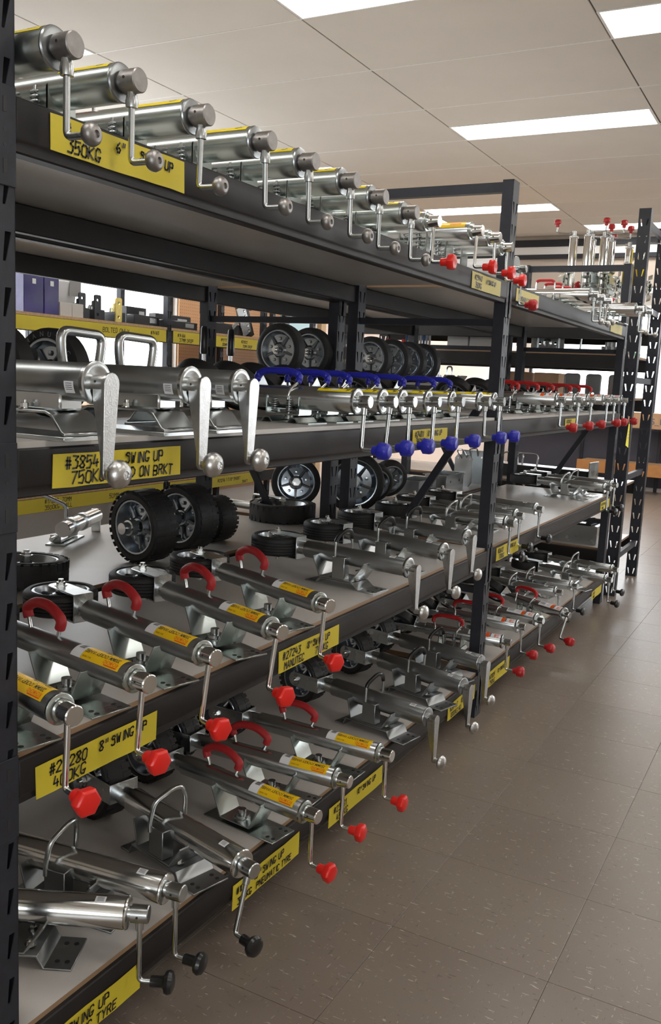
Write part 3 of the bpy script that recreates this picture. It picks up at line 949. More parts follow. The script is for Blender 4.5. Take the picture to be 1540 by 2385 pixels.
for i in range(-2, 6):
    x = X0 + i * TX
    if XW < x < XE: gb.bx(x - .003, x + .003, YN, YF, CEIL + .004, CEIL + .02)
gb.build('main_bars', VOID, ceiling, smooth=0)

# walls; the left wall has a shopfront of windows near the camera side
def wall(name, boxes, m):
    mb = MB()
    for q in boxes: mb.bx(*q)
    return st(mb.build(name, m, smooth=0))
WZ0, WZ1 = 1.25, 2.75
WIN = [(3.0, 5.98)]
bl = []
ys = sorted(WIN)
cur = YN
for w0, w1 in ys:
    bl.append((XW - .15, XW, cur, w0, 0, CEIL + .1)); bl.append((XW - .15, XW, w0, w1, 0, WZ0)); bl.append((XW - .15, XW, w0, w1, WZ1, CEIL + .1)); cur = w1
bl.append((XW - .15, XW, cur, 8.4, 0, CEIL + .1))
wall('wall_left', bl, WALLM)
GLASS = mat('window_glass', (1, 1, 1), 0.0)
gb_ = GLASS.node_tree.nodes['Principled BSDF']; gb_.inputs['Transmission Weight'].default_value = 1.0; gb_.inputs['IOR'].default_value = 1.02
for k, (w0, w1) in enumerate(WIN):
    fr = MB()
    for q in ((XW - .1, XW - .04, w0, w0 + .04, WZ0, WZ1), (XW - .1, XW - .04, w1 - .04, w1, WZ0, WZ1), (XW - .1, XW - .04, w0 + .04, w1 - .04, WZ0, WZ0 + .04), (XW - .1, XW - .04, w0 + .04, w1 - .04, WZ1 - .04, WZ1), (XW - .1, XW - .04, (w0 + w1) / 2 - .02, (w0 + w1) / 2 + .02, WZ0 + .04, WZ1 - .04)):
        fr.bx(*q)
    w = st(fr.build('window_%d' % (k + 1), RACK, smooth=0))
    for a0, a1 in ((w0 + .04, (w0 + w1) / 2 - .02), ((w0 + w1) / 2 + .02, w1 - .04)):
        MB().bx(XW - .073, XW - .067, a0, a1, WZ0 + .04, WZ1 - .04).build('window_pane', GLASS, w, smooth=0)
wall('wall_left_far', [(XW - .15, XW, 8.4, YF, 0, CEIL + .1)], WALLP)
wall('wall_far', [(XW - .15, -3.3, YF, YF + .15, 0, CEIL + .1), (3.0, XE + .15, YF, YF + .15, 0, CEIL + .1), (-3.3, 3.0, YF, YF + .15, 0, .95), (-3.3, 3.0, YF, YF + .15, 2.95, CEIL + .1)], WALLM)
wall('wall_right', [(XE, XE + .15, YN, 8.6, 0, CEIL + .1), (XE, XE + .15, 15.0, YF, 0, CEIL + .1), (XE, XE + .15, 8.6, 15.0, 0, .7), (XE, XE + .15, 8.6, 15.0, 2.9, CEIL + .1)], WALLM)
for k, q in enumerate([[(-3.3 + i * 2.1, -3.3 + i * 2.1 + .05, YF + .04, YF + .1, .95, 2.95) for i in range(4)], [(XE + .04, XE + .1, 8.6 + i * 2.12, 8.65 + i * 2.12, .7, 2.9) for i in range(4)]]):  # second set: unseen right-wall windows added to daylight the far left wall
    mb = MB()
    for b_ in q: mb.bx(*b_)
    w = st(mb.build('window_%d' % (k + 4), RACK, smooth=0))
    for i in range(3):
        (MB().bx(-3.25 + i * 2.1, -3.3 + (i + 1) * 2.1, YF + .067, YF + .073, .95, 2.95) if k == 0 else MB().bx(XE + .067, XE + .073, 8.65 + i * 2.12, 8.6 + (i + 1) * 2.12, .7, 2.9)).build('window_pane', GLASS, w, smooth=0)
# wall behind the camera, its unseen opening added to let daylight in
bl = [(XW - .15, 1.5, YN - .15, YN, 0, CEIL + .1), (5.2, XE + .15, YN - .15, YN, 0, CEIL + .1), (1.5, 5.2, YN - .15, YN, 0, .9), (1.5, 5.2, YN - .15, YN, 2.5, CEIL + .1)]
wall('wall_near', bl, WALLM)
# header beam across the shop with a dark-framed strip
st(MB().bx(XW, XE, 9.75, 9.95, 2.62, CEIL).build('trim_1', mat('header_beige', (0.60, 0.52, 0.45), .7), smooth=0))
st(MB().bx(XW, XE, 9.70, 9.748, 3.03, 3.10).build('trim_2', RACK, smooth=0))
st(MB().bx(XW, XE, 9.715, 9.748, 2.95, 3.028).build('trim_3', mat('header_white', (0.85, 0.85, 0.85), .4), smooth=0))
st(MB().bx(XW, XE, 9.70, 9.748, 2.905, 2.948).build('trim_4', RACK, smooth=0))
# ------------------------------------------------------------------ shelving racks
_SH = {}
def slot_sheet(w, hgt, pitch=.0945, hw=.007):
    key = (w, hgt, pitch)
    if key in _SH: return _SH[key]
    vs2, fs = [], []
    n = int(hgt // pitch)
    for i in range(n):
        z0 = i * pitch
        z1 = z0 + pitch if i < n - 1 else hgt
        outer = [(-w / 2, z0), (w / 2, z0), (w / 2, z1), (-w / 2, z1)]
        a = .30 * w
        h1 = [(-a - hw, z0 + .072), (-a + hw, z0 + .072), (-a * .62 + .0025, z0 + .022), (-a * .62 - .0035, z0 + .022)]
        h2 = [(-x, z) for x, z in h1][::-1]
        polys = [[Vector((x, z, 0)) for x, z in q] for q in (outer, h1[::-1], h2[::-1])]
        flat = [p for q in polys for p in q]
        o = len(vs2)
        vs2 += [(p.x, p.y) for p in flat]
        for t in tessellate_polygon(polys):
            fs.append(tuple(o + k for k in t))
    _SH[key] = (vs2, fs)
    return vs2, fs
def post_mesh(wx, wy, hgt, faces='x'):
    """hollow upright; slotted faces toward +-x ('x') or +-y ('y')"""
    mb = MB()
    t = .002
    if 'x' in faces:
        vs, fs = slot_sheet(wy, hgt)
        for sx in (-1, 1):
            mb.add([(sx * wx / 2, a, z) for a, z in vs], fs)
            mb.add([(sx * (wx / 2 - t), a, z) for a, z in vs], fs)
    else:
        for sx in (-1, 1): mb.bx(sx * wx / 2, sx * (wx / 2 - t), -wy / 2, wy / 2, 0, hgt)
    if 'y' in faces:
        vs, fs = slot_sheet(wx, hgt)
        for sy in (-1, 1):
            mb.add([(a, sy * wy / 2, z) for a, z in vs], fs)
            mb.add([(a, sy * (wy / 2 - t), z) for a, z in vs], fs)
    else:
        for sy in (-1, 1): mb.bx(-wx / 2, wx / 2, sy * wy / 2, sy * (wy / 2 - t), 0, hgt)
    mb.bx(-wx / 2, wx / 2, -wy / 2, wy / 2, hgt - .002, hgt + .001)
    return mb.mesh('post', RACK, smooth=0)
def angle_post_mesh(wx, wy, hgt):
    """slotted angle upright: one sheet toward -y, one toward +x"""
    mb = MB()
    t = .003
    vs, fs = slot_sheet(wy, hgt, .118, .0055)
    for x in (wx / 2, wx / 2 - t): mb.add([(x, a, z) for a, z in vs], fs)
    vs, fs = slot_sheet(wx, hgt, .118, .0055)
    for y in (-wy / 2, -wy / 2 + t): mb.add([(a, y, z) for a, z in vs], fs)
    mb.bx(wx / 2 - t, wx / 2 + .0005, -wy / 2 - .0005, -wy / 2 + t, 0, hgt)
    return mb.mesh('post', RACK, smooth=0)
def beam_mb(y0, y1, zt, xf, sgn):
    """shelf beam along y, outer face at xf looking toward sgn*x"""
    pr = [(0, 0), (0, -.070), (-.005, -.076), (-.005, -.092), (-.040, -.092), (-.040, -.016), (-.022, -.016), (-.022, 0)]
    return MB().prism([(xf + sgn * a, y0, zt + b) for a, b in pr], (0, y1 - y0, 0))
def long_rack(name, label, xf, xb, ys, levels, hgt, posts_h=None):
    """xf: aisle face, xb: rear face; ys: near faces of the frames, post 0.05 x 0.08"""
    root = thing(name, label, 'shelving rack', ((xf + xb) / 2, (ys[0] + ys[-1]) / 2, 0))
    inv = Vector(root.location)
    sg = 1 if xf > xb else -1
    def put(mb, nm, m=RACK, **k):
        o = mb.build(nm, m, root, **k); o.location = -inv; return o
    pm = post_mesh(.05, .08, hgt)
    for y in ys:
        for x, s in ((xf - sg * .029, 1), (xb + sg * .029, -1)):
            o = link('post', pm, root); o.location = Vector((x, y + .04, 0)) - inv
        x0, x1 = sorted((xf - sg * .054, xb + sg * .054))
        zt = hgt - .03
        for z in (hgt - .004, levels[0] - .16, .62, levels[-1] - .05):
            put(MB().bx(x0, x1, y + .022, y + .058, z - (.042 if z > 2.3 else .03), z), 'crossbar')
        # one long diagonal stay in each frame, foot at the rear of the third shelf
        xa, xc = xf - sg * .48, xf - sg * .07
        put(MB().prism([(xa - .02, y + .03, .822), (xa + .02, y + .03, .822), (xc + .02, y + .03, 1.50), (xc - .02, y + .03, 1.50)], (0, .018, 0)), 'brace')
        # feet
    for z in levels:
        for a, b in zip(ys[:-1], ys[1:]):
            for x, s in ((xf, sg), (xb, -sg)):
                bo = put(beam_mb(a + .080, b, z, x, s), 'beam', RACKB, bevel=.003, smooth=40)
                # hooked end plates wrap the upright face
                for y0, y1 in ((a + .030, a + .0795), (b + .0005, b + .050)):
                    mb = MB().bx(x, x - s * .0032, y0, y1, z - .152, z + .012)
                    cp = mb.build('end_plate', RACK, bo, bevel=.001)
                    holes = MB()
                    ym = (y0 + y1) / 2
                    for dz in (-.06, -.085):
                        holes.lathe([(0, .0035), (.0008, .0035)], 10, (x - s * .0004, ym, z + dz), (s, 0, 0))
                    for dz in (-.02, -.12):
                        holes.bx(x - s * .0004, x + s * .0006, ym - .004, ym + .004, z + dz - .012, z + dz + .012)
                    # kept as part of the beam's plate
                    cp.data.materials.append(INK)
                    hm = holes.mesh('slot', INK, smooth=0)
                    bm = bmesh.new(); bm.from_mesh(cp.data)
                    n0 = len(bm.faces); bm.from_mesh(hm)
                    bm.faces.ensure_lookup_table()
                    for f in bm.faces[n0:]: f.material_index = 1
                    bm.to_mesh(cp.data); bm.free(); bpy.data.meshes.remove(hm)
            x0, x1 = sorted((xf - sg * .012, xb + sg * .012))
            up = -.002 if z > 1.9 else .012
            put(MB().bx(x0, x1, a + .083, b - .003, z - .012, z + up), 'shelf_board', MELA2 if 1.2 < z < 1.9 else MELA, smooth=0)
    return root, put
LV = [2.0, 1.395, .80, .209]
FRONT, fput = long_rack('shelving_rack', 'near charcoal steel shelving rack holding rows of jockey wheels along the aisle', 0.0, -.78, [1.077, 3.90, 6.62], LV, 2.43)
BACK, bput = long_rack('shelving_rack', 'charcoal steel shelving rack standing back to back behind the jockey wheel rack', -1.66, -.83, [1.077, 3.90, 6.62], [2.0, 1.53, .80, .209], 2.43)

# ---- handwritten price cards taped to the front beams
rl = random.Random(5)
def card(put, y0, y1, z0, z1, lines, m=YELLOW, x=.0012, size=.024, wid=.0038, lab=None, ink=INK):
    mb = MB()
    n = 8
    vs, fs = [], []
    jl = [rl.uniform(-.003, .003) for _ in range(5)]
    for i in range(n + 1):
        y = y0 + (y1 - y0) * i / n
        dx = .0012 * math.sin(i * 1.3) + .0012
        for z in (z0, z1):
            vs.append((x + dx, y + (jl[i % 5] if i in (0, n) and z == z0 else 0), z + rl.uniform(-.0008, .0008)))
    m0 = len(vs)
    vs += [(a - .0009, b, c) for a, b, c in vs]
    for i in range(n):
        fs.append((2 * i, 2 * i + 2, 2 * i + 3, 2 * i + 1))
        fs.append((m0 + 2 * i, m0 + 2 * i + 1, m0 + 2 * i + 3, m0 + 2 * i + 2))
    mb.add(vs, fs)
    c = put(mb, 'price_card', m, smooth=60)
    if lab: c['label'] = lab
    for t, dy, dz, sz in lines:
        tx = MB()
        stroke_text(tx, t, (x + .0034, y0 + dy, z0 + dz), (0, 1, 0), (0, 0, 1), sz, wid, rnd=rl)
        tx.build('handwriting', ink, c, smooth=0)
    return c
card(fput, 1.232, 1.618, 1.929, 1.993, [('#  17', .035, .036, .020), ('6"', .17, .036, .018), ('SWING UP', .24, .034, .018), ('350KG', .04, .006, .022)], lab='yellow card for the 6 inch 350 kg swing ups')
card(fput, 3.443, 3.807, 1.926, 1.990, [('#23940', .03, .036, .018), ('6" SWING UP', .17, .034, .016), ('350KG', .04, .007, .019)], YELLOWP, ink=INKG)
card(fput, 4.03, 4.40, 1.932, 1.988, [('#16', .03, .032, .018), ('REMOVABLE 7/4', .04, .006, .018)], YELLOWP, ink=INKG)
card(fput, 6.10, 6.48, 1.932, 1.990, [], YELLOWP, wid=.002, ink=INKG)
card(fput, 1.240, 1.627, 1.316, 1.381, [('#3854', .03, .036, .023), ('SWING UP', .20, .037, .021), ('750KG', .045, .006, .024), ('WELD ON BRKT', .165, .006, .021)], lab='yellow card reading #3854 swing up 750 kg weld on bracket')
card(fput, 2.948, 3.289, 1.320, 1.380, [('#24811', .02, .034, .019), ('8" SWING UP', .14, .034, .018), ('350KG', .03, .006, .021)])
card(fput, 5.115, 5.406, 1.326, 1.381, [('#27082 8"', .03, .032, .016), ('KG', .05, .008, .016)])
card(fput, 1.195, 1.563, .706, .774, [('#23280', .035, .038, .022), ('8" SWING UP', .175, .038, .020), ('400KG', .045, .007, .023)], lab='yellow card for the 8 inch swing ups, 400 kg')
card(fput, 2.092, 2.455, .714, .780, [('#27243', .02, .037, .021), ('8" SWING UP', .16, .037, .018), ('MANUTEC', .03, .007, .020), ('750KG', .21, .007, .020)], lab='yellow card reading #27243 8" swing up Manutec 750 kg')
card(fput, 4.026, 4.390, .732, .797, [('#26121', .02, .036, .020), ('8" SWING UP', .16, .036, .018), ('700KG', .04, .007, .020)])
card(fput, 6.30, 6.60, .727, .788, [('#23 10" SWING', .02, .034, .014), ('700KG', .04, .007, .014)])
card(fput, 1.16, 1.521, .100, .168, [('10" SWING UP', .07, .037, .022), ('PNEUMATIC TYRE', .05, .006, .021)], lab='yellow card reading 10" swing up pneumatic tyre, at the lower left corner')
card(fput, 1.901, 2.259, .092, .165, [('#10', .015, .042, .017), ('10" SWING UP', .10, .041, .020), ('350KG', .02, .009, .018), ('PNEUMATIC TYRE', .115, .008, .018)])
card(fput, 2.45, 2.86, .090, .158, [('#23281', .03, .038, .020), ('10" SWING UP', .20, .038, .018), ('450KG', .05, .007, .021)])
card(fput, 3.514, 3.860, .110, .180, [('#26947', .02, .038, .020), ('10"', .16, .038, .020), ('1000KG HD', .03, .008, .020)])
card(fput, 4.040, 4.386, .105, .182, [('#21025', .02, .040, .019), ('10" SWING UP', .15, .040, .017), ('750KG', .03, .008, .020)])
card(fput, 6.28, 6.60, .095, .155, [('10" #27', .03, .034, .014), ('450KG', .04, .008, .014)])
# ------------------------------------------------------------------ jockey wheels on the near rack
ORD = ['first', 'second', 'third', 'fourth', 'fifth', 'sixth', 'seventh', 'eighth', 'ninth', 'tenth']
B1, B2, B3, B4 = 1.998, 1.407, .812, .221
G = 'cast hub jockey wheels on the top shelf'
for i, (x, y) in enumerate([(.041, 1.207), (.023, 1.394), (.014, 1.626), (.031, 1.849), (.031, 2.055), (.034, 2.279), (.016, 2.504), (.010, 2.753)]):
    jockey('cast', x, y, B1, 0, [0, 0, 2, -3, -2, -3, -1, -3][i], 0, 'jockey wheel with grey cast crank and ball knob, %s from left on top shelf' % ORD[i], G)
for i, (x, y) in enumerate([(.012, 2.932), (.025, 3.330), (.04, 3.497), (.012, 3.744)]):
    jockey('redhigh' if i else 'redtop', x, y, B1, 0, [0, 4, -3, -2][i], 0, 'jockey wheel with red hexagonal knob on the top shelf, %s of four before the post' % ORD[i], 'red knob jockey wheels on the top shelf')
jockey('white', -.025, 4.086, B1, 0, 4, 0, 'fat white-wrapped jockey wheel with flanged end and red knob beside the middle post on top')
for i, (x, y, c) in enumerate([(.045, 5.263, 0), (.045, 5.44, 0), (.045, 5.645, 30), (.145, 6.13, 0), (.165, 6.36, -3)]):
    jockey('silver', x, y, B1, 0, c, 0, 'silver jockey wheel with small ball knob, far top shelf, %s from middle post' % ORD[i], 'silver jockey wheels on the far top shelf')
for i, (x, y) in enumerate([(.055, 1.295), (.055, 1.587), (.055, 1.778)]):
    jockey('big', x, y, B2, 0, [3, 1, 3][i], 0, 'thick grey jockey wheel with cast arm and metal ball, %s from left post' % ORD[i], 'heavy jockey wheels on the eye level shelf')
for i, (x, y) in enumerate([(.055, 2.394), (.055, 2.574), (.055, 2.726), (.055, 2.943), (.055, 3.178), (.055, 3.483), (.055, 3.67)]):
    jockey('blue', x, y, B2, 0, [3, 8, 0, 2, 1, -3, 0][i], 0, 'jockey wheel with blue grip and blue knob, %s of seven in the blue row' % ORD[i], 'blue handled jockey wheels at eye level')
for i, (x, y) in enumerate([(.055, 4.686), (.055, 5.066), (.055, 5.387), (.055, 5.827), (.055, 6.057), (.055, 6.40)]):
    jockey('grip', x, y, B2, 0, [2, 4, 6, 2, 6, 0][i], 0, 'red gripped jockey wheel with white sticker at eye level, %s beyond the middle post' % ORD[i], 'red gripped jockey wheels at eye level')
for i, (x, y, r) in enumerate([(.07, 1.19, -12.3), (.069, 1.402, -10.6), (.078, 1.625, -14.6), (.092, 1.895, -18.5), (.061, 2.204, -20)]):
    jockey('red200', x, y, B3, r, [2, 5, 8, 9, 5][i], 0, '200MM stickered jockey wheel with red foam handle, %s from left, third shelf' % ORD[i], 'red handled 200 mm jockey wheels')
for i, (x, y, r) in enumerate([(.08, 2.802, -7.9), (.065, 3.167, -12), (.024, 3.535, -13)]):
    jockey('arm', x, y, B3, r, [0, 2, 3][i], 0, 'grey jockey wheel with black handle and cast arm, %s of three, third shelf' % ORD[i], 'black handled jockey wheels on the third shelf')
for i, (x, y, r) in enumerate([(.014, 4.10, -3.5), (-.024, 4.38, -8), (-.012, 4.70, -12), (.058, 6.10, -12), (.05, 6.36, -14)]):
    jockey('pin', x, y, B3, r, [1, 2, 1, 1, 2][i], 0, 'zinc jockey wheel with black knob, third shelf, %s beyond the middle post' % ORD[i], 'black knob jockey wheels on the third shelf')
for i, (x, y, r, p) in enumerate([(.018, 1.454, 26, 0), (.029, 1.575, 7.3, 0), (.117, 1.765, -14.1, 0)]):
    jockey('bare', x, y, B4 + (.0, .0, .0)[i], r, [0, 0, 14][i], p, ['bare silver jockey wheel lying crossways nearest the lower left corner', 'silver jockey wheel with bent wire handle, middle one of the three at lower left', 'silver jockey wheel with leaning crank above the 350KG pneumatic tyre card'][i], 'silver jockey wheels on the bottom shelf')
for i, (x, y, r) in enumerate([(.103, 2.099, -7.3), (.075, 2.34, 0.9), (.103, 2.589, -1.2)]):
    jockey('red250', x, y, B4, r, [0, 2, 0][i], 0, '250MM stickered jockey wheel with red foam handle, %s from left, bottom shelf' % ORD[i], 'red handled 250 mm jockey wheels')
for i, (x, y, r) in enumerate([(.121, 2.971, -10.8), (.112, 3.373, -15), (.066, 3.719, -13.9)]):
    jockey('armgal', x, y, B4, r, [0, 3, 3][i], 0, 'dull galvanised jockey wheel with black handle, %s of three on the bottom shelf' % ORD[i], 'galvanised jockey wheels on the bottom shelf')
for i, (x, y, z, r, p, c) in enumerate([(.014, 4.195, B4, 2, 0, -2), (-.01, 4.521, B4, -3, 0, -2), (.035, 4.72, B4, -12, 0, 0), (.128, 4.95, B4, -27, 0, 20)]):
    jockey('grip', x, y, z, r, c, p, ['red gripped jockey wheel with white sticker right behind the middle post, bottom shelf', 'red gripped jockey wheel with white sticker, second beyond the post on the bottom shelf', 'red gripped jockey wheel with white sticker, third beyond the post on the bottom shelf', 'red gripped jockey wheel lying askew beyond the post on the bottom shelf'][i], 'red gripped jockey wheels on the bottom shelf')
for i, (x, y, r) in enumerate([(-.038, 5.40, -6), (-.001, 5.64, -9), (.14, 6.0, -13), (.104, 6.38, -13)]):
    jockey('pin', x, y, B4, r, [1, 1, 0, 3][i], 0, 'zinc jockey wheel with black knob on the bottom shelf, %s from the askew red one' % ORD[i], 'black knob jockey wheels on the bottom shelf')
# ------------------------------------------------------------------ things behind the near rack
def holed(outer, holes, t):
    """flat sheet in the local xy plane with real holes, thickness t along z"""
    polys = [[Vector((x, y, 0)) for x, y in outer]] + [[Vector((x, y, 0)) for x, y in h][::-1] for h in holes]
    flat = [p for q in polys for p in q]
    n = len(flat)
    mb = MB()
    fs = [tuple(k) for k in tessellate_polygon(polys)]
    vs = [(p.x, p.y, 0) for p in flat] + [(p.x, p.y, t) for p in flat]
    F = [f[::-1] for f in fs] + [tuple(k + n for k in f) for f in fs]
    o = 0
    for q in polys:
        m = len(q)
        for k in range(m):
            a, b = o + k, o + (k + 1) % m
            F.append((a, b, b + n, a + n))
        o += m
    return mb.add(vs, F)
def circ(x, y, r, n=14):
    return [(x + r * math.cos(2 * PI * k / n), y + r * math.sin(2 * PI * k / n)) for k in range(n)]
def rrect(x0, x1, y0, y1, r, n=4):
    out = []
    for cx, cy, a0 in ((x1 - r, y1 - r, 0), (x0 + r, y1 - r, PI / 2), (x0 + r, y0 + r, PI), (x1 - r, y0 + r, 1.5 * PI)):
        for k in range(n + 1):
            a = a0 + PI / 2 * k / n
            out.append((cx + r * math.cos(a), cy + r * math.sin(a)))
    return out
MX = Matrix(((0, 0, 1, 0), (1, 0, 0, 0), (0, 1, 0, 0), (0, 0, 0, 1)))   # sheet xy -> world yz, thickness along x
def MXat(x, y, z): return Matrix.Translation((x, y, z)) @ MX
MY = Matrix(((1, 0, 0, 0), (0, 0, -1, 0), (0, 1, 0, 0), (0, 0, 0, 1)))  # sheet xy -> world xz
def MYat(x, y, z): return Matrix.Translation((x, y, z)) @ MY
def one(mb, name, m, label, cat, group=None, **k):
    vs = [Vector(p) for p in mb.v]
    c = Vector((sum(p.x for p in vs) / len(vs), sum(p.y for p in vs) / len(vs), min(p.z for p in vs)))
    mb.v = [tuple(p - c) for p in vs]
    o = mb.build(name, m, **k); o.location = c
    return tag(o, label, cat, group)
def root_at(name, label, cat, loc, rz=0, group=None):
    return thing(name, label, cat, loc, rz, group)

def loose_wheel(label, loc, axis, rad, wid, style, rz=0, bracket_arm=False, group=None):
    t = root_at('spare_wheel_unit', label, 'wheel', loc, rz, group)
    d = Vector(axis).normalized()
    up = wid / 2 * abs(d.z) + rad * math.sqrt(max(0, 1 - d.z * d.z))
    tyre_wheel(t, (0, 0, up), axis, rad, wid, style)
    if bracket_arm:
        pts = fillet([(-.02, 0, up + wid / 2 + .02), (-rad - .03, 0, up + wid / 2 + .02), (-rad - .03, 0, up - wid / 2 - .01), (-rad + .0, 0, up - wid / 2 - .0)], .012, 3)
        mb = MB()
        for a, b in zip(pts[:-1], pts[1:]):
            pass
        mb.sweep(pts, .007, 6)
        mb.build('wheel_fork', ZINC, t)
        MB().tube((0, 0, up + wid / 2 - .01), (0, 0, up + wid / 2 + .03), .012, 8).build('axle_bolt', ZINC, t)
        MB().tube((-rad - .24, 0, up), (-rad - .034, 0, up), .022, 16).build('inner_tube', ZINC, t)
    return t
# ---- back rack, shelf at eye level: upright wheels of jockey wheels that face the other aisle
for i, (y, lab) in enumerate([(3.60, 'steel spoked wheel standing behind the blue handles, leftmost'), (3.88, 'steel spoked wheel standing behind the blue handles, next to the rear post'), (4.56, 'steel spoked wheel half hidden just right of the rear post'), (4.83, 'steel spoked wheel beyond the blue row, second right of the rear post'), (5.06, 'steel spoked wheel beyond the blue row, third right of the rear post'), (5.28, 'steel spoked wheel beyond the blue row, fourth right of the rear post')]):
    loose_wheel(lab, (-.965, y, 1.542), (.05, 1, 0), .122, .06, 'flat', group='wheels standing on the back rack')
# ball cranks hanging over the far side of the back rack's top shelf
for i, y in enumerate([4.42, 4.56, 4.98, 5.12]):
    jockey('cast', -1.70, y, 1.998, 180, 0, 0, 'back rack jockey wheel whose ball crank hangs before the pegboard, %s from left' % ORD[i], 'jockey wheels on the back rack top shelf')
# third shelf of the back rack: big pneumatic tyres
for i, (x, y) in enumerate([(-.97, 2.66), (-1.0, 2.96), (-1.03, 3.20)]):
    t = loose_wheel(['fat pneumatic wheel standing on the third shelf, nearest with hub showing', 'fat pneumatic wheel standing second behind the nearest one', 'fat pneumatic wheel standing third and mostly hidden'][i], (x, y, B3), ((.16, 1, .03), (.1, 1, 0), (.1, 1, 0))[i], (.14, .138, .10)[i], .11, 'knobbly', group='pneumatic wheels on the back rack')
    MB().lathe([(0, .03), (.03, .03), (.032, .024), (.06, .022), (.061, .012)], 18, (-.008, -.045, (.14, .138, .10)[i]), (-.16, -1, 0)).build('hub', ZINCB, t)
loose_wheel('thick knobbly tyre lying flat beside the left post under the eye level shelf', (-1.02, 2.12, B3), (0, .06, 1), .14, .085, 'knobbly')
loose_wheel('large tyre lying flat with bent fork, behind the third shelf row', (-1.12, 3.93, B3 + .0), (0, 0, 1), .17, .09, 'knobbly', RAD(-8), True)
loose_wheel('spoked black wheel leaning up behind the flat tyre', (-1.30, 4.36, B3), (.55, -.8, .15), .14, .06, 'flat')
loose_wheel('fat dark tyre standing at the rear beside the blue knobs', (-.98, 4.45, B3), (.5, -.86, 0), .17, .1, 'flat')
loose_wheel('small steel rimmed wheel leaning right of the fat dark tyre', (-1.05, 4.86, B3), (.75, -.6, -.28), .12, .06, 'ribbed')
loose_wheel('small steel rimmed wheel behind the other leaning wheel', (-1.10, 5.18, B3), (.75, -.6, -.28), .12, .06, 'flat')

# clamp with T handle lying on the back rack
t = root_at('jockey_clamp', 'bright zinc jockey wheel clamp with bent bar handle lying at far left under the shelf', 'clamp', (-1.45, 2.80, B3), RAD(-66))
MB().lathe([(-.24, .030), (-.238, .032), (.16, .032), (.162, .030)], 24, (0, 0, .075)).build('tube', ZINCB, t)
MB().prism([(-.25, -.02, .105), (-.25, .02, .105), (-.25, .02, -.0), (-.25, -.02, -.0)], (.012, 0, 0)).build('crank_arm', ZINCB, t, bevel=.002)
for x in (-.075, .06):
    MB().lathe([(0, .035), (.0, .038), (.035, .038), (.035, .035)], 20, (x, 0, .075)).build('clamp_band', ZINC, t)
MB().plate([(-.11, .0), (.13, .0)], -.085, -.005, .006).build('base_plate', ZINCG, t, bevel=.001)
MB().plate([(-.1, .04), (-.095, .008), (.1, .008), (.105, .04)], -.075, -.03, .005).build('clamp_jaw', ZINC, t, bevel=.001)
MB().tube((-.11, -.052, .03), (.15, -.052, .03), .009, 12).build('hinge_pin', ZINCB, t)
MB().sweep(fillet([(0, -.045, .06), (0, -.045, .15), (.05, -.16, .21)], .02, 5), .009, 12).build('bar_handle', ZINC, t)
bolt(t, (0, -.045, .046), .016, .02)

# folded steel boxes and plates on the back rack beyond the middle post
def steel_box(label, loc, size, m=ZINCD, rz=0.0, lip=.012):
    x, y, z = size
    t = root_at('steel_box_section', label, 'steel part', loc, rz, 'folded steel parts on the back rack')
    th = .003
    MB().bx(-x / 2, x / 2, -y / 2, -y / 2 + th, 0, z).bx(-x / 2, x / 2, y / 2 - th, y / 2, 0, z).bx(-x / 2, -x / 2 + th, -y / 2 + th, y / 2 - th, 0, z).bx(-x / 2 + th, x / 2 - th, -y / 2 + th, y / 2 - th, 0, th).bx(x / 2 - th, x / 2, -y / 2 + th, y / 2 - th, 0, z).build('body', m, t, bevel=.001)
    MB().bx(-x / 2 - lip, x / 2 + lip, -y / 2 - lip, -y / 2, z - th, z).bx(-x / 2 - lip, x / 2 + lip, y / 2, y / 2 + lip, z - th, z).build('lip', m, t)
    for k in (-1, 1):
        MB().lathe([(0, .008), (.001, .008)], 12, (x / 2 - .0003, k * y * .25, z * .55), (1, 0, 0)).build('bolt_hole', INK, t)
    return t
steel_box('long grey folded steel box behind the diagonal brace, left of the standing plates', (-1.05, 5.52, B3), (.16, .30, .10))
steel_box('second grey folded steel box further along behind the diagonal brace', (-1.02, 5.95, B3), (.16, .34, .11), ZINC)
for i, (y, m, lab) in enumerate([(6.22, ZINCD, 'grey dished steel plate standing on edge left of the middle post'), (6.43, ZINC, 'flat steel plate standing on edge right of the dished plate')]):
    t = root_at('steel_plate', lab, 'steel part', (-.98, y, B3), RAD([-25, 8][i]), 'steel plates on the back rack')
    holed([(-.09, .03), (-.06, 0), (.06, 0), (.09, .03), (.09, .20), (.06, .23), (-.06, .23), (-.09, .20)] if i == 0 else rrect(-.09, .09, 0, .25, .01), [circ(-.06, .2, .007), circ(.06, .2, .007)], .006).xf(MYat(0, 0, 0)).build('plate', m, t)
    MB().sweep(fillet([(-.02, -.004, .2), (-.03, -.05, .26), (.03, -.05, .27), (.03, -.004, .21)], .02, 4), .006, 8).build('hook', ZINC, t)
# row of zinc brackets on the back rack, far end of the eye level shelf
for i, y in enumerate([5.62, 5.86]):
    t = root_at('zinc_bracket', 'folded zinc bracket lying behind the last blue handles, %s one' % ['nearer', 'farther'][i], 'bracket', (-1.0, y, 1.542), 0, 'zinc brackets on the back rack')
    MB().plate([(-.1, .06), (-.06, .0), (.06, .0), (.1, .06)], -.09, .09, .005).build('channel', ZINCG, t, bevel=.001)
    MB().sweep(fillet([(0, -.05, .004), (0, -.05, .12), (0, .05, .12), (0, .05, .004)], .035, 5), .006, 8).build('loop', ZINC, t)

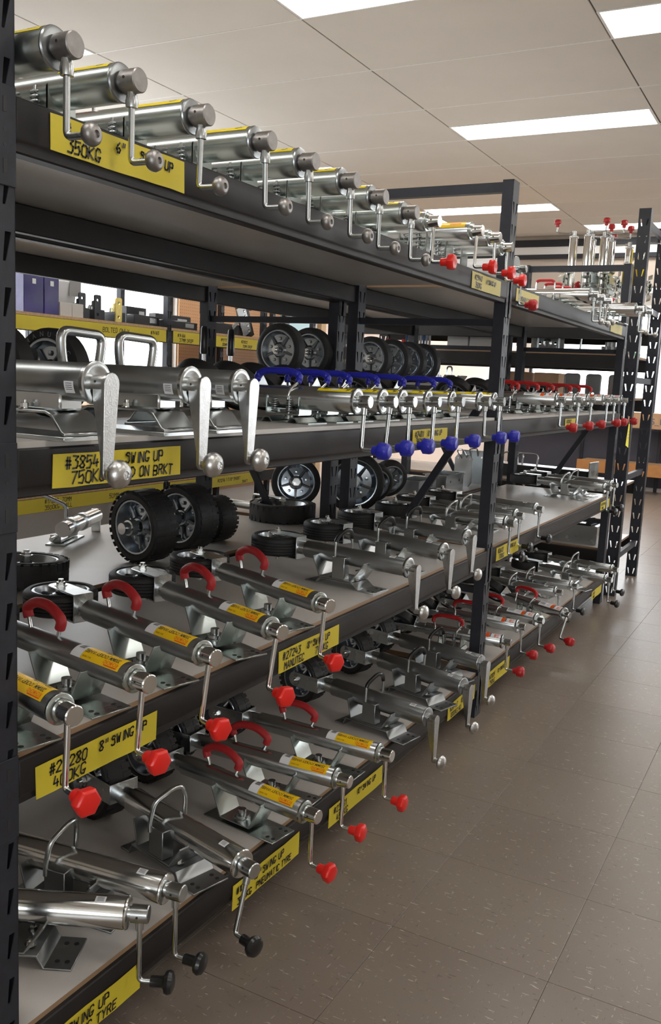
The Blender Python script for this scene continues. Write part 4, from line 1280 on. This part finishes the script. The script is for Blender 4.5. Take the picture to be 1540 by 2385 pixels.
# ---- wall rack across the next aisle
WX0, WX1 = -2.90, -3.36
wr = root_at('wall_shelving', 'black shelving against the left wall with yellow card strips on its shelf edges', 'shelving rack', (-3.1, 5.2, 0))
iv = Vector(wr.location)
def wput(mb, nm, m=RACK, **k):
    o = mb.build(nm, m, wr, **k); o.location = -iv; return o
wpm = post_mesh(.04, .045, 2.55)
for y in (3.35, 5.205, 6.47, 7.30):
    for x in (WX0 - .0225, WX1):
        o = link('post', wpm, wr); o.location = Vector((x, y, 0)) - iv
WB = [(3.375, 5.18), (5.23, 6.445), (6.495, 7.275)]
for z in (1.83, .73, .25, 1.28):
    for a, b in WB:
        if z == 1.28 and a > 5: continue
        wput(MB().bx(WX0 - .002, WX1 - .02, a, b, z, z + .018), 'shelf_board', CHIP, smooth=0)
        wput(MB().bx(WX0 - .004, WX0 - .034, a, b, z - .09, z - .0005), 'beam', RACKB, bevel=.002)
def strip(y0, y1, z0, z1, words):
    c = wput(MB().bx(WX0 - .0032, WX0 - .001, y0, y1, z0, z1), 'price_strip', YELLOW, smooth=0)
    for y, z, s, w in words:
        tx = MB()
        stroke_text(tx, w, (WX0 - .0004, y, z), (0, 1, 0), (0, 0, 1), s, .004, rnd=rl)
        tx.build('handwriting', INK, c, smooth=0)
strip(3.40, 5.17, 1.745, 1.828, [(4.52, 1.775, .03, 'BOLTED ONLY'), (5.0, 1.79, .022, '#14165')])
strip(5.25, 6.43, 1.745, 1.828, [(5.30, 1.79, .022, '#14166'), (5.32, 1.755, .024, '37MM DROP'), (5.84, 1.79, .02, '#9777'), (5.86, 1.755, .02, '80MM DROP'), (6.12, 1.79, .02, '#21022'), (6.14, 1.755, .02, '70MM DROP')])
strip(3.40, 5.17, .642, .727, [(4.02, .69, .026, '#17838  70MM'), (4.02, .652, .026, '3500KG  BALL'), (4.6, .67, .03, '50MM')])
strip(5.25, 6.43, .642, .727, [(5.50, .68, .024, '#21019'), (5.85, .68, .024, '#21216 1 7/8" SHORT'), (6.2, .65, .02, 'SHAFT')])

# pegboard and coloured boards on the wall
PEG = mat('tan_pegboard', (0.62, 0.36, 0.19), .6, 0, var=.04, scale=5)
pg = root_at('pegboard', 'tan pegboard panel with rows of small holes on the left wall', 'pegboard', (XW + .012, 6.76, .5))
MB().bx(-.006, .006, -.77, .79, 0, 2.2).build('board', PEG, pg, smooth=0)
ph = MB()
for i in range(60):
    for j in range(85):
        y, z = -.755 + i * .0258, .02 + j * .0258
        ph.add([(.0065, y + .0035 * math.cos(a), z + .0035 * math.sin(a)) for a in (0, 1.05, 2.09, 3.14, 4.19, 5.24)], [(0, 1, 2, 3, 4, 5)])
tag(ph.build('peg_holes', mat('peg_hole_dark', (.20, .10, .05), .9), pg, smooth=0), kind='stuff')
bb = root_at('notice_board', 'pale blue perforated board on the wall right of the tan pegboard', 'board', (XW + .012, 7.88, .5))
MB().bx(-.006, .006, -.30, .30, 0, 2.2).build('board', mat('pale_blue_board', (.52, .74, .80), .5), bb, smooth=0)
MB().bx(.006, .05, -.30, -.22, 1.3, 1.75).build('brochure_holder', BLACKP, bb, bevel=.003)
MB().bx(.006, .008, -.02, .12, 1.72, 1.80).build('photo_card', GREYBOX, bb, smooth=0)
st(MB().bx(XW - .0, XW + .05, 8.32, 8.42, 0, CEIL - .02).build('trim_5', CHIP, smooth=0))

# things on the wall rack
Z8 = 1.848
for i, (y0, y1) in enumerate([(3.885, 4.04), (4.045, 4.165)]):
    t = root_at('purple_box', ['tall purple box wrapped in clear film, left one on the wall shelf', 'tall purple box with small white label, right one on the wall shelf'][i], 'box', (-3.06, (y0 + y1) / 2, Z8), 0, 'purple boxes on the wall shelf')
    w = (y1 - y0) / 2
    MB().bx(-.13, .13, -w, w, 0, .40).build('carton', PURPLE, t, bevel=.003)
    MB().bx(.1302, .1308, -.012, .016, .17, .20).build('label_sticker', WSTICK, t, smooth=0)
    MB().add([(.131, -w * .5, .40), (.131, w * .5, .40), (.131, 0, .33)], [(0, 1, 2)]).build('film_fold', WHITEP, t, smooth=0)
for i, (y0, y1) in enumerate([(4.175, 4.275), (4.278, 4.375)]):
    one(MB().bx(-3.06, -2.93, y0, y1, Z8, Z8 + .085), 'small_carton', GREYBOX if False else mat('pale_grey_carton', (.55, .52, .49), .6), ['pale grey small carton next to the purple boxes', 'pale grey small carton under the plastic bag'][i], 'box', 'pale cartons on the wall shelf', bevel=.002)
rb = random.Random(3)
bag = MB()
n1, n2 = 14, 9
for i in range(n2 + 1):
    for k in range(n1):
        th = PI * i / n2; ph_ = 2 * PI * k / n1
        j = 1 + rb.uniform(-.14, .14)
        bag.v.append((-3.16 + .1 * j * math.sin(th) * math.cos(ph_), 4.36 + .17 * j * math.sin(th) * math.sin(ph_), Z8 + .17 + .17 * j * math.cos(th) * (1 if th < PI / 2 else 1.0)))
for i in range(n2):
    for k in range(n1):
        bag.f.append((i * n1 + k, i * n1 + (k + 1) % n1, (i + 1) * n1 + (k + 1) % n1, (i + 1) * n1 + k))
zmin = min(p[2] for p in bag.v)
bag.v = [(a, b, c + Z8 - zmin) for a, b, c in bag.v]
t = one(bag, 'plastic_bag', WHITEP, 'crumpled white plastic bag with a printed tag on the wall shelf', 'bag', smooth=20)
MB().bx(.105, .108, .02, .12, .14, .26).build('tag_card', GREYBOX, t, smooth=0)
def hitch(label, y, m, two=True, L=.25, rz=0, group='black towing hitches on the wall shelf'):
    t = root_at('tow_hitch', label, 'tow hitch', (-3.0, y, Z8), rz, group)
    MB().bx(-.2, .05, -.035, .035, 0, .07).build('body', BLACKM, t, bevel=.004)
    for k, dy in enumerate((-.045, .03) if two else (-.045,)):
        holed(rrect(-.03, .03, 0, .16 - .03 * k, .012), [circ(0, .125 - .03 * k, .011), circ(0, .035, .011)], .009).xf(MXat(.052 - .09 * k, dy, 0)).build('lug_plate', m, t)
    MB().lathe([(0, .02), (.02, .02), (.021, .013), (.03, .013)], 14, (-.05, 0, .07), (0, 0, 1)).build('bush', ZINCB, t)
    return t
hitch('black tow hitch with upright holed lug below the plastic bag', 4.42, BLACKM)
hitch('second black tow hitch beside the window post', 4.56, BLACKM)
hitch('tow hitch with two gold holed lug plates on the wall shelf', 4.76, GOLDZ)
for i, (y0, y1, z1, x) in enumerate([(4.90, 5.17, .07, -3.0), (4.96, 5.17, .13, -3.12), (5.24, 5.62, .06, -3.0), (5.30, 5.72, .11, -3.14)]):
    t = root_at('black_draw_bar', 'black square draw bar lying along the wall shelf, %s from the left' % ORD[i], 'draw bar', (x, (y0 + y1) / 2, Z8), 0, 'black draw bars on the wall shelf')
    L = (y1 - y0) / 2
    MB().bx(-.035, .035, -L, L, 0, z1).build('bar', BLACKM, t, bevel=.004)
    MB().bx(.0352, .037, L * .2, L * .75, z1 * .3, z1 * .8).build('label_sticker', ZINC, t, smooth=0)
t = root_at('adjustable_hitch', 'adjustable hitch with a slanted silver plate full of holes before the pegboard', 'tow hitch', (-3.0, 6.02, Z8))
MB().bx(-.05, .05, -.22, .2, 0, .085).build('shank', BLACKM, t, bevel=.004)
pl = holed([(-.06, 0), (.06, 0), (.06, .24), (-.06, .24)], [circ(.03, .02 + .042 * k, .012) for k in range(5)], .008).xf(Matrix.Translation((.055, .24, .02)) @ Matrix.Rotation(RAD(28), 4, 'X') @ MX)
pl.build('hole_plate', ZINC, t)
MB().bx(-.05, .05, .0, .05, 0, .30).xf(Matrix.Translation((0, .32, .0)) @ Matrix.Rotation(RAD(26), 4, 'X')).build('riser', BLACKM, t, bevel=.004)
MB().bx(.052, .058, -.1, .0, .0, .03).xf(Matrix.Translation((0, .12, .10)) @ Matrix.Rotation(RAD(35), 4, 'X')).build('gusset', ZINC, t)
for i, (y, r, lab) in enumerate([(4.12, .0, 'brown carton'), (4.55, .0, 'brown carton')]):
    pass
t = root_at('printed_carton', 'small brown carton with printed blue label on the lower wall shelf', 'box', (-3.05, 4.82, 1.298))
MB().bx(-.12, .12, -.16, .16, 0, .20).build('carton', CARTON, t, bevel=.003)
MB().bx(.1202, .1212, -.10, .10, .06, .15).build('label_panel', mat('blue_print', (.12, .16, .45), .5), t, smooth=0)
one(MB().bx(-3.1, -2.95, 5.06, 5.16, 1.298, 1.44), 'pink_carton', mat('pink_print', (.75, .25, .32), .5), 'small pink and white carton right of the brown carton', 'box', bevel=.002)
# black upright grips behind the heavy tubes
for i, y in enumerate([2.98, 3.20]):
    t = root_at('lever_handle', 'black lever grip standing up behind the heavy jockey wheels, %s one' % ['left', 'right'][i], 'lever', (-1.35, y + .55, 1.542), 0, 'black lever grips on the back rack')
    MB().lathe([(0, .05), (.006, .05)], 16, (0, 0, 0), (0, 0, 1)).build('base', ZINC, t)
    MB().tube((0, 0, .006), (0, 0, .09), .009, 10).build('stem', ZINC, t)
    MB().lathe([(0, .016), (.01, .019), (.12, .017), (.13, .012)], 14, (0, 0, .09), (0, 0, 1)).build('grip', BLACKP, t)
# zinc clamps with yellow stickers on the lower wall shelf
for i, y in enumerate([5.45, 5.62, 5.80, 6.0, 6.2]):
    t = root_at('coupling', 'bright zinc coupling with yellow sticker on the low wall shelf, %s from left' % ORD[i], 'coupling', (-3.0, y, .748), 0, 'couplings on the low wall shelf')
    MB().lathe([(-.2, .04), (0.06, .04), (.07, .035), (.1, .02)], 18, (0, 0, .042)).build('body', ZINCB, t)
    MB().lathe([(-.08, .0408), (0.0, .0408)], 18, (0, 0, .042), caps=False).build('sticker', YSTICK2, t)
    MB().bx(-.05, .05, -.012, .012, .07, .12).build('lever', ZINCB, t, bevel=.004)

# ---- end rack, standing crossways beyond the near rack
er = root_at('end_shelving_rack', 'tall charcoal rack standing crossways beyond the end of the jockey wheel rack', 'shelving rack', (-1.2, 7.42, 0))
ie = Vector(er.location)
def eput(mb, nm, m=RACK, **k):
    o = mb.build(nm, m, er, **k); o.location = -ie; return o
epm = angle_post_mesh(.085, .075, 2.86)
for x in (-.005, -2.45):
    for y in (6.985, 7.87):
        o = link('post', epm, er); o.location = Vector((x, y, 0)) - ie
    for z in (2.80, 2.2, 1.66, .92, .31):
        eput(MB().bx(x - .012, x + .018, 7.016, 7.839, z - .045, z), 'crossbar')
EL = [2.03, 1.812, 1.487, .80, .335]
for z in EL:
    for y0, y1 in ((6.958, 6.995), (7.86, 7.897)):
        eput(MB().bx(-2.411, -.044, y0, y1, z - .10, z), 'beam', RACKB, bevel=.002)
    eput(MB().bx(-2.40, -.05, 6.997, 7.858, z - .004, z + .014), 'shelf_board', CHIP if z > 2 else MELA, smooth=0)
ZE = 1.826
t = root_at('pressed_bracket', 'square pressed steel bracket with holes standing on the end rack', 'bracket', (-.665, 7.06, ZE))
holed(rrect(-.13, .13, 0, .155, .02), [circ(-.105, .125, .008), circ(.105, .125, .008), circ(0, .135, .009), circ(-.06, .07, .011), circ(.06, .07, .011), circ(-.105, .02, .008)], .006).xf(MYat(0, 0, 0)).build('plate', ZINC, t)
MB().lathe([(0, .034), (.004, .034), (.006, .028), (.01, .016), (.02, .014)], 20, (0, -.006, .072), (0, -1, 0)).build('boss', ZINC, t)
MB().bx(-.09, -.075, -.03, -.006, .0, .15).bx(.075, .09, -.03, -.006, .0, .15).build('flange', ZINC, t, bevel=.003)
t = root_at('angled_key', 'L shaped steel key standing upright on the end rack shelf', 'tool', (-.40, 7.05, ZE))
MB().bx(-.07, .07, -.03, .03, 0, .012).build('foot', ZINCD, t, bevel=.002)
MB().sweep(fillet([(-.01, 0, .01), (-.005, 0, .125), (.11, 0, .115)], .015, 4), .007, 8).build('bar', ZINCD, t)
t = root_at('pipe_coupling', 'round steel coupling with side bolts on the end rack', 'coupling', (-.18, 7.06, ZE))
MB().lathe([(0, .055), (.05, .055), (.052, .045), (.085, .045), (.086, .036)], 24, (0, 0, 0), (0, 0, 1)).build('body', ZINCD, t)
for a in (-2.6, -1.57, -.5):
    MB().lathe([(0, .014), (.02, .014)], 6, (.052 * math.cos(a), .052 * math.sin(a), .04), (math.cos(a), math.sin(a), 0)).build('bolt', ZINC, t)
for i, (x0, x1) in enumerate([(-1.485, -1.305), (-1.295, -1.03)]):
    one(MB().bx(x0, x1, 7.02, 7.24, ZE, ZE + .105), 'grey_box', GREYBOX, ['plain grey box on the end rack, left one', 'wider plain grey box on the end rack, right one'][i], 'box', 'grey boxes on the end rack', bevel=.003)
for i, x in enumerate([-2.22, -2.02, -1.88, -1.78]):
    t = root_at('red_capped_pin', 'short pin with a red cap standing on the end rack, %s from the left' % ORD[i], 'pin', (x, 7.03, ZE), 0, 'red capped pins on the end rack')
    MB().tube((0, 0, 0), (0, 0, .01), .02, 12).build('foot', ZINC, t)
    MB().lathe([(0, .018), (.055, .018), (.06, .015)], 14, (0, 0, .01), (0, 0, 1)).build('cap', REDD, t)
BL1 = mat('sky_blue_pvc', (.06, .22, .50), .4); BL2 = mat('pale_blue_pvc', (.55, .66, .76), .4)
t = root_at('striped_roll_pack', 'pack of upright blue and white striped rolls on the end rack', 'roll pack', (-1.865, 7.30, ZE))
for k in range(9):
    MB().lathe([(0, .011), (.17, .011)], 10, (-.108 + k * .027, 0, 0), (0, 0, 1)).build('roll', (BL1, BL2, WHITEP)[k % 3], t)
# pressed cups on the shelf under it
for i, (x0, x1) in enumerate([(-.50, -.385), (-.335, -.225), (-.165, -.06)]):
    t = root_at('pressed_tray', 'pressed zinc tray standing on end behind the red handles, %s of three' % ORD[i], 'tray', ((x0 + x1) / 2, 7.03, 1.501), 0, 'pressed trays on the end rack')
    w = (x1 - x0) / 2
    holed(rrect(-w, w, 0, .165, .02), [circ(0, .02, .010)], .004).xf(MYat(0, 0, 0)).build('back', ZINC, t)
    MB().sweep([(a, -.004, b) for a, b in rrect(-w, w, 0.004, .165, .02)] + [(w, -.004, .145)], .005, 6).build('rim', ZINC, t)
for i, (x, w, lab) in enumerate([(-1.02, .24, 'brown carton with red print on the end rack behind the red grips'), (-.72, .2, 'plain brown carton on the end rack beside the red printed one')]):
    t = root_at('brown_carton', lab, 'box', (x, 7.45, 1.501), 0, 'cartons on the end rack')
    MB().bx(-w / 2, w / 2, -.15, .15, 0, .17).build('carton', CARTON, t, bevel=.003)
    MB().bx(-w * .3, w * .15, -.1512, -.1502, .03, .06).build('print_panel', INKG if i else REDD, t, smooth=0)
# black channel with wire handles, and a silver box, on the low shelves
t = root_at('black_channel', 'black steel channel with two wire loop handles on the far low shelf', 'steel part', (-.70, 7.30, .814), RAD(-6))
MB().bx(-.42, .42, -.1, .1, 0, .10).build('channel', BLACKM, t, bevel=.004)
for dx in (-.25, -.12):
    MB().sweep(fillet([(dx - .08, -.02, .10), (dx - .09, -.02, .19), (dx + .09, .0, .19), (dx + .08, .0, .10)], .04, 5), .007, 10).build('wire_handle', ZINC, t)
MB().bx(.43, .438, -.11, .11, 0, .17).build('end_plate', ZINCG, t, bevel=.001)
t = root_at('silver_box_channel', 'long silver folded steel box on the lowest far shelf', 'steel part', (-.42, 7.22, .349), RAD(-4))
MB().bx(-.30, .27, -.13, .12, 0, .15).build('body', ZINC, t, bevel=.002)
MB().bx(-.30, .22, -.135, .125, .152, .165).build('lid', BLACKM, t, bevel=.002)
MB().lathe([(0, .018), (.07, .018)], 12, (.16, -.04, .183), (.6, .8, 0)).build('roller', BLACKP, t)
t = root_at('long_steel_box', 'grey steel box lying behind the silver box on the lowest far shelf', 'steel part', (-1.1, 7.3, .349), 0)
MB().bx(-.3, .3, -.15, .15, 0, .13).build('body', ZINCD, t, bevel=.002)

# upright jockey wheels with red knobs on the end rack's top shelf
UP = [(-.55, 7.14, 0, 215), (-.43, 7.10, 0, -15), (-.45, 7.31, 0, 10), (-.33, 7.20, 0, -5), (-.32, 7.40, 0, 20), (-.25, 7.76, 0, 170), (-.13, 7.68, 0, 25)]
for i, (x, y, z, a) in enumerate(UP):
    o = jockey('stand', x, y, 0, 0, 0, 0, 'red knobbed jockey wheel standing upright on the tall end rack, %s from the left' % ORD[i], 'upright jockey wheels on the end rack')
    M = Matrix.Translation((x, y, 2.044 + .661)) @ Matrix.Rotation(RAD(a), 4, 'Z') @ Matrix.Rotation(RAD(-90), 4, 'Y') @ Matrix.Translation((0, 0, -KIND['stand']['h']))
    o.matrix_world = M
for i, (x, y) in enumerate([(-.20, 7.45), (-.14, 7.52), (-.08, 7.46)]):
    t = root_at('grease_tube', 'yellow labelled upright silver tube on the tall end rack, %s of three' % ORD[i], 'tube', (x, y, 2.044), 0, 'yellow labelled tubes on the end rack')
    MB().lathe([(0, .026), (.50, .026), (.51, .012), (.55, .012)], 18, (0, 0, 0), (0, 0, 1)).build('body', ZINCB, t)
    MB().lathe([(.34, .0266), (.49, .0266)], 18, (0, 0, 0), (0, 0, 1), caps=False).build('label_band', YSTICK2, t)
    p = MB()
    vs, fs = type_text('ALK', True)
    p.add([(.0269 * math.sin((xx - .9) * .022 / .0269), -.0269 * math.cos((xx - .9) * .022 / .0269), .462 + yy * .022) for xx, yy in vs], fs)
    p.build('print', INK, t, smooth=0)

t = root_at('jack_carton', 'white carton with black header reading JACK between the end rack posts', 'box', (-.12, 7.50, ZE))
MB().bx(-.05, .05, -.17, .17, 0, .20).build('carton', WHITEP, t, bevel=.002)
MB().bx(.0502, .0508, -.168, .168, .165, .198).build('header_band', INK, t, smooth=0)
p = MB(); vs, fs = type_text('JACK JA', True)
p.add([(.0511, -.13 + xx * .04, .170 + yy * .03) for xx, yy in vs], fs); p.build('print', WSTICK, t, smooth=0)
MB().bx(.0502, .0508, -.168, .168, .0, .03).build('green_band', mat('green_print', (.03, .25, .12), .5), t, smooth=0)

# ---- far gondola at the end of the shop
NAVY = mat('navy_back_panel', (.045, .05, .075), .5)
WOODO = mat('orange_timber', (.42, .19, .06), .55, 0, var=.12, scale=8)
gd = root_at('gondola_shelving', 'dark navy gondola shelving with timber base at the far end of the shop', 'shelving', (0, 14.75, 0))
ig = Vector(gd.location)
def gput(mb, nm, m=RACK, **k):
    o = mb.build(nm, m, gd, **k); o.location = -ig; return o
for k in range(7):
    low = k < 2
    gput(MB().bx(-3.3 + k * 1.2, -3.3 + k * 1.2 + 1.19, 14.9, 14.93, .06, .98 if low else 2.2), 'back_panel', NAVY, smooth=0)
    gput(MB().bx(-3.33 + k * 1.2, -3.28 + k * 1.2, 14.86, 14.9, 0, 1.0 if k < 2 else 2.25), 'upright', RACK, smooth=0)
    gput(MB().bx(-3.28 + k * 1.2, -2.14 + k * 1.2, 14.45, 14.88, .98, 1.0), 'shelf', RACK, smooth=0)
    if low: continue
    gput(MB().bx(-3.28 + k * 1.2, -2.14 + k * 1.2, 14.45, 14.88, 1.50, 1.52), 'shelf', RACK, smooth=0)
    gput(MB().bx(-3.28 + k * 1.2, -2.14 + k * 1.2, 14.43, 14.448, 1.49, 1.56), 'price_rail', YSTICK2 if k % 2 else REDD, smooth=0)
gput(MB().bx(-2.05, 4.0, 14.38, 14.44, .27, .46), 'base_timber', WOODO, bevel=.004)
gput(MB().bx(-2.0, 4.0, 14.44, 14.88, .44, .458), 'base_shelf', CHIP, smooth=0)
for i, x in enumerate([-1.35, -.95, -.5, -.05, .45]):
    t = root_at('far_carton', 'brown carton printed 2.5 on the far gondola, %s from the left' % ORD[i], 'box', (x, 14.62, 1.0), 0, 'cartons on the far gondola')
    MB().bx(-.19, .19, -.14, .14, 0, .24).build('carton', CARTON, t, bevel=.004)
    p = MB(); vs, fs = type_text('2.5_F', True)
    p.add([(-.15 + xx * .13, -.1412, .07 + yy * .13) for xx, yy in vs], fs); p.build('print', INKG, t, smooth=0)
SACK = mat('white_woven_sack', (.72, .72, .74), .6, 0, var=.05, scale=20)
for i, x in enumerate([-.6, -.05, .5]):
    s = MB()
    n1, n2 = 14, 8
    for a in range(n2 + 1):
        th = PI * a / n2
        for k in range(n1):
            f = 2 * PI * k / n1
            j = 1 + rb.uniform(-.05, .05)
            s.v.append((x + .24 * j * math.copysign(abs(math.sin(th) * math.cos(f)) ** .6, math.cos(f)), 14.65 + .12 * j * math.sin(th) * math.sin(f), 1.52 + .28 + .28 * math.copysign(abs(math.cos(th)) ** .6, math.cos(th))))
    for a in range(n2):
        for k in range(n1):
            s.f.append((a * n1 + k, a * n1 + (k + 1) % n1, (a + 1) * n1 + (k + 1) % n1, (a + 1) * n1 + k))
    t = one(s, 'white_sack', SACK, 'white sack standing on the far gondola, %s from the left' % ORD[i], 'sack', 'white sacks on the far gondola')

# yellow paper tag hanging from a red knob on the eye level shelf
t = root_at('paper_tag', 'bright yellow paper tag hanging below the red knobs by the end post', 'tag', (.175, 6.10, 1.205))
MB().prism([(0, -.055, 0), (0, .05, -.02), (0, .03, .135), (0, -.01, .14)], (.0008, 0, 0)).build('card', mat('fluoro_yellow', (.95, .85, .02), .5), t, smooth=0)
p = MB()
for k in range(3): p.bx(.0009, .0012, -.015, .03, .085 - k * .02, .088 - k * .02)
p.build('print', INKR, t, smooth=0)
MB().tube((0.0, .01, .137), (-.01, .0, .19), .0012, 5).build('string', WHITEP, t)
